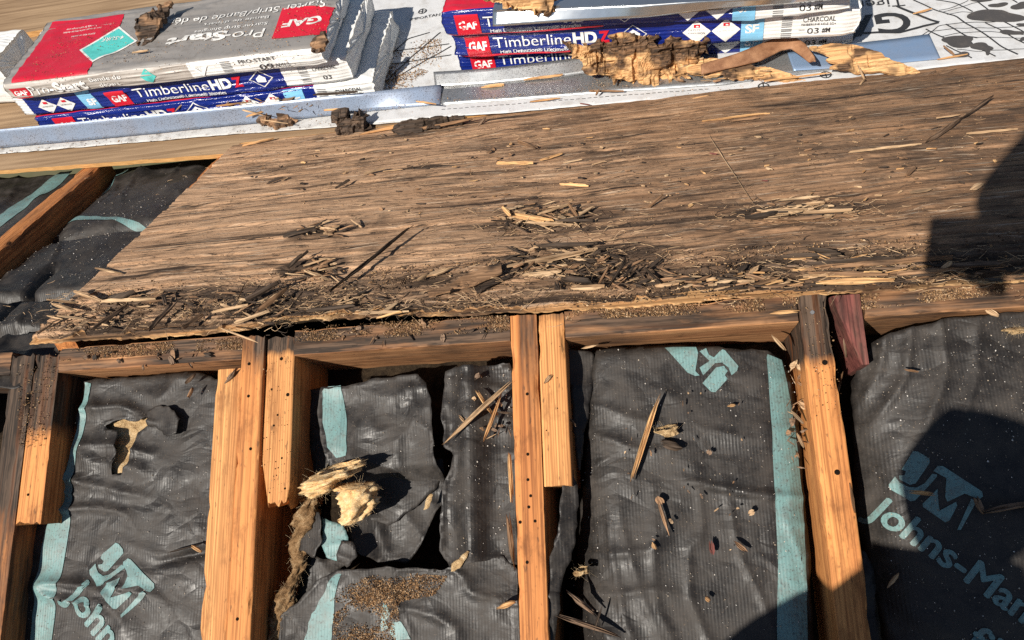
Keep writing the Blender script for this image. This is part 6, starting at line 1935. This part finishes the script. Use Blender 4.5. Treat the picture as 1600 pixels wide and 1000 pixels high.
hx = .095
headc = NS(hx, -.615, 1.10)
sh = headc + np.array([0, -.07, -.21])
pel = headc + np.array([0, -.33, -.66])
UM = UP.ez
el = PH + r_ * .16 + UM * .38 + b_k * .06
wr_ = PH - r_ * .045 + UM * .005 + b_k * .075
yf = pel[1] - .06
zf = NEAR.to(0, yf / math.cos(_a), 0)[2]
zf = math.tan(_a) * yf
P = lambda b, dx, dy, dz: (b[0] + dx, b[1] + dy, b[2] + dz)
J = [(*pel, .15, .12), (*(pel * .55 + sh * .45), .145, .11), (*(pel * .2 + sh * .8), .17, .12), (*P(sh, 0, 0, .02), .12, .09), (*P(headc, 0, -.03, -.13), .055, .055),
     (*P(sh, -.19, -.01, -.03), .068), (*P(sh, -.25, .02, -.32), .052), (*P(sh, -.17, .10, -.56), .040), (*P(sh, -.15, .14, -.62), .034),
     (*P(sh, .19, -.01, -.03), .068), (*el, .090), (*wr_, .058),
     (*P(pel, -.10, .02, -.08), .098), (*P(pel, -.14, .24, (zf - pel[2]) * .52), .07), (pel[0] - .15, yf, zf + .13, .048), (pel[0] - .15, yf + .14, math.tan(_a) * (yf + .14) + .05, .042),
     (*P(pel, .10, .02, -.08), .098), (*P(pel, .14, .24, (zf - pel[2]) * .52), .07), (pel[0] + .15, yf, zf + .13, .048), (pel[0] + .15, yf + .14, math.tan(_a) * (yf + .14) + .05, .042)]
E_ = [(0, 1), (1, 2), (2, 3), (3, 4), (3, 5), (5, 6), (6, 7), (7, 8), (3, 9), (9, 10), (10, 11), (0, 12), (12, 13), (13, 14), (14, 15), (0, 16), (16, 17), (17, 18), (18, 19)]
skinned('body', J, E_, MT['cloth'], pr)
hc_ = headc
skinned('head', [(*P(hc_, 0, -.03, -.12), .052), (*P(hc_, 0, 0, -.05), .075, .082), (*P(hc_, 0, .01, .03), .086, .10), (*P(hc_, 0, -.01, .10), .06, .075), (*P(hc_, 0, .105, -.01), .016), (*P(hc_, -.085, 0, 0), .014), (*P(hc_, .085, 0, 0), .014)], [(0, 1), (1, 2), (2, 3), (2, 4), (2, 5), (2, 6)], MT['skin'], pr)


def hand(c, ax, up, fwd, side, name='hand'):
    """palm at c; fingers run along ax, spread along up, curl toward fwd"""
    Q = lambda a, u, f: tuple(c + ax * a + up * u + fwd * f)
    jt = [(*Q(-.045, 0, 0), .028, .018), (*Q(-.005, 0, 0), .036, .015), (*Q(.03, 0, .002), .036, .013)]
    ed = [(0, 1), (1, 2)]
    for q, ln in enumerate((.9, 1.0, .95, .75)):
        i = len(jt); w = (.027 - q * .018)
        jt += [(*Q(.045, w, .004), .0092), (*Q(.045 + .022 * ln, w, .014), .0085), (*Q(.045 + .036 * ln, w, .030 * ln), .0075)]
        ed += [(2, i), (i, i + 1), (i + 1, i + 2)]
    i = len(jt)
    jt += [(*Q(-.01, .035 * side, .010), .0115), (*Q(.012, .050 * side, .020), .0098), (*Q(.034, .052 * side, .026), .0085)]
    ed += [(1, i), (i, i + 1), (i + 1, i + 2)]
    return skinned(name, jt, ed, MT['skin'], pr, sub=1)


hand(PH - r_ * .03 - UM * .01 + b_k * .03, nz(.6 * r_ - UM), nz(-r_ + .5 * UM), -b_k * .4 + .0 * u_, 1)
hand(np.array(P(sh, -.14, .17, -.66)), nz((.2, .55, -.8)), nz((-.1, .8, .5)), nz((.9, .1, .3)), 1)
bm = bmesh.new()
bmesh.ops.create_cube(bm, size=1.0)
bmesh.ops.scale(bm, vec=(.165, .009, .082), verts=bm.verts)
bmesh.ops.bevel(bm, geom=bm.edges[:], offset=.004, segments=3, affect='EDGES')
me = bpy.data.meshes.new('phone'); bm.to_mesh(me); bm.free(); me.materials.append(MT['phone'])
tag(obj('phone', me, axes(PH, r_, -b_k, u_)), 'dark phone held up by the photographer at the camera', 'phone')
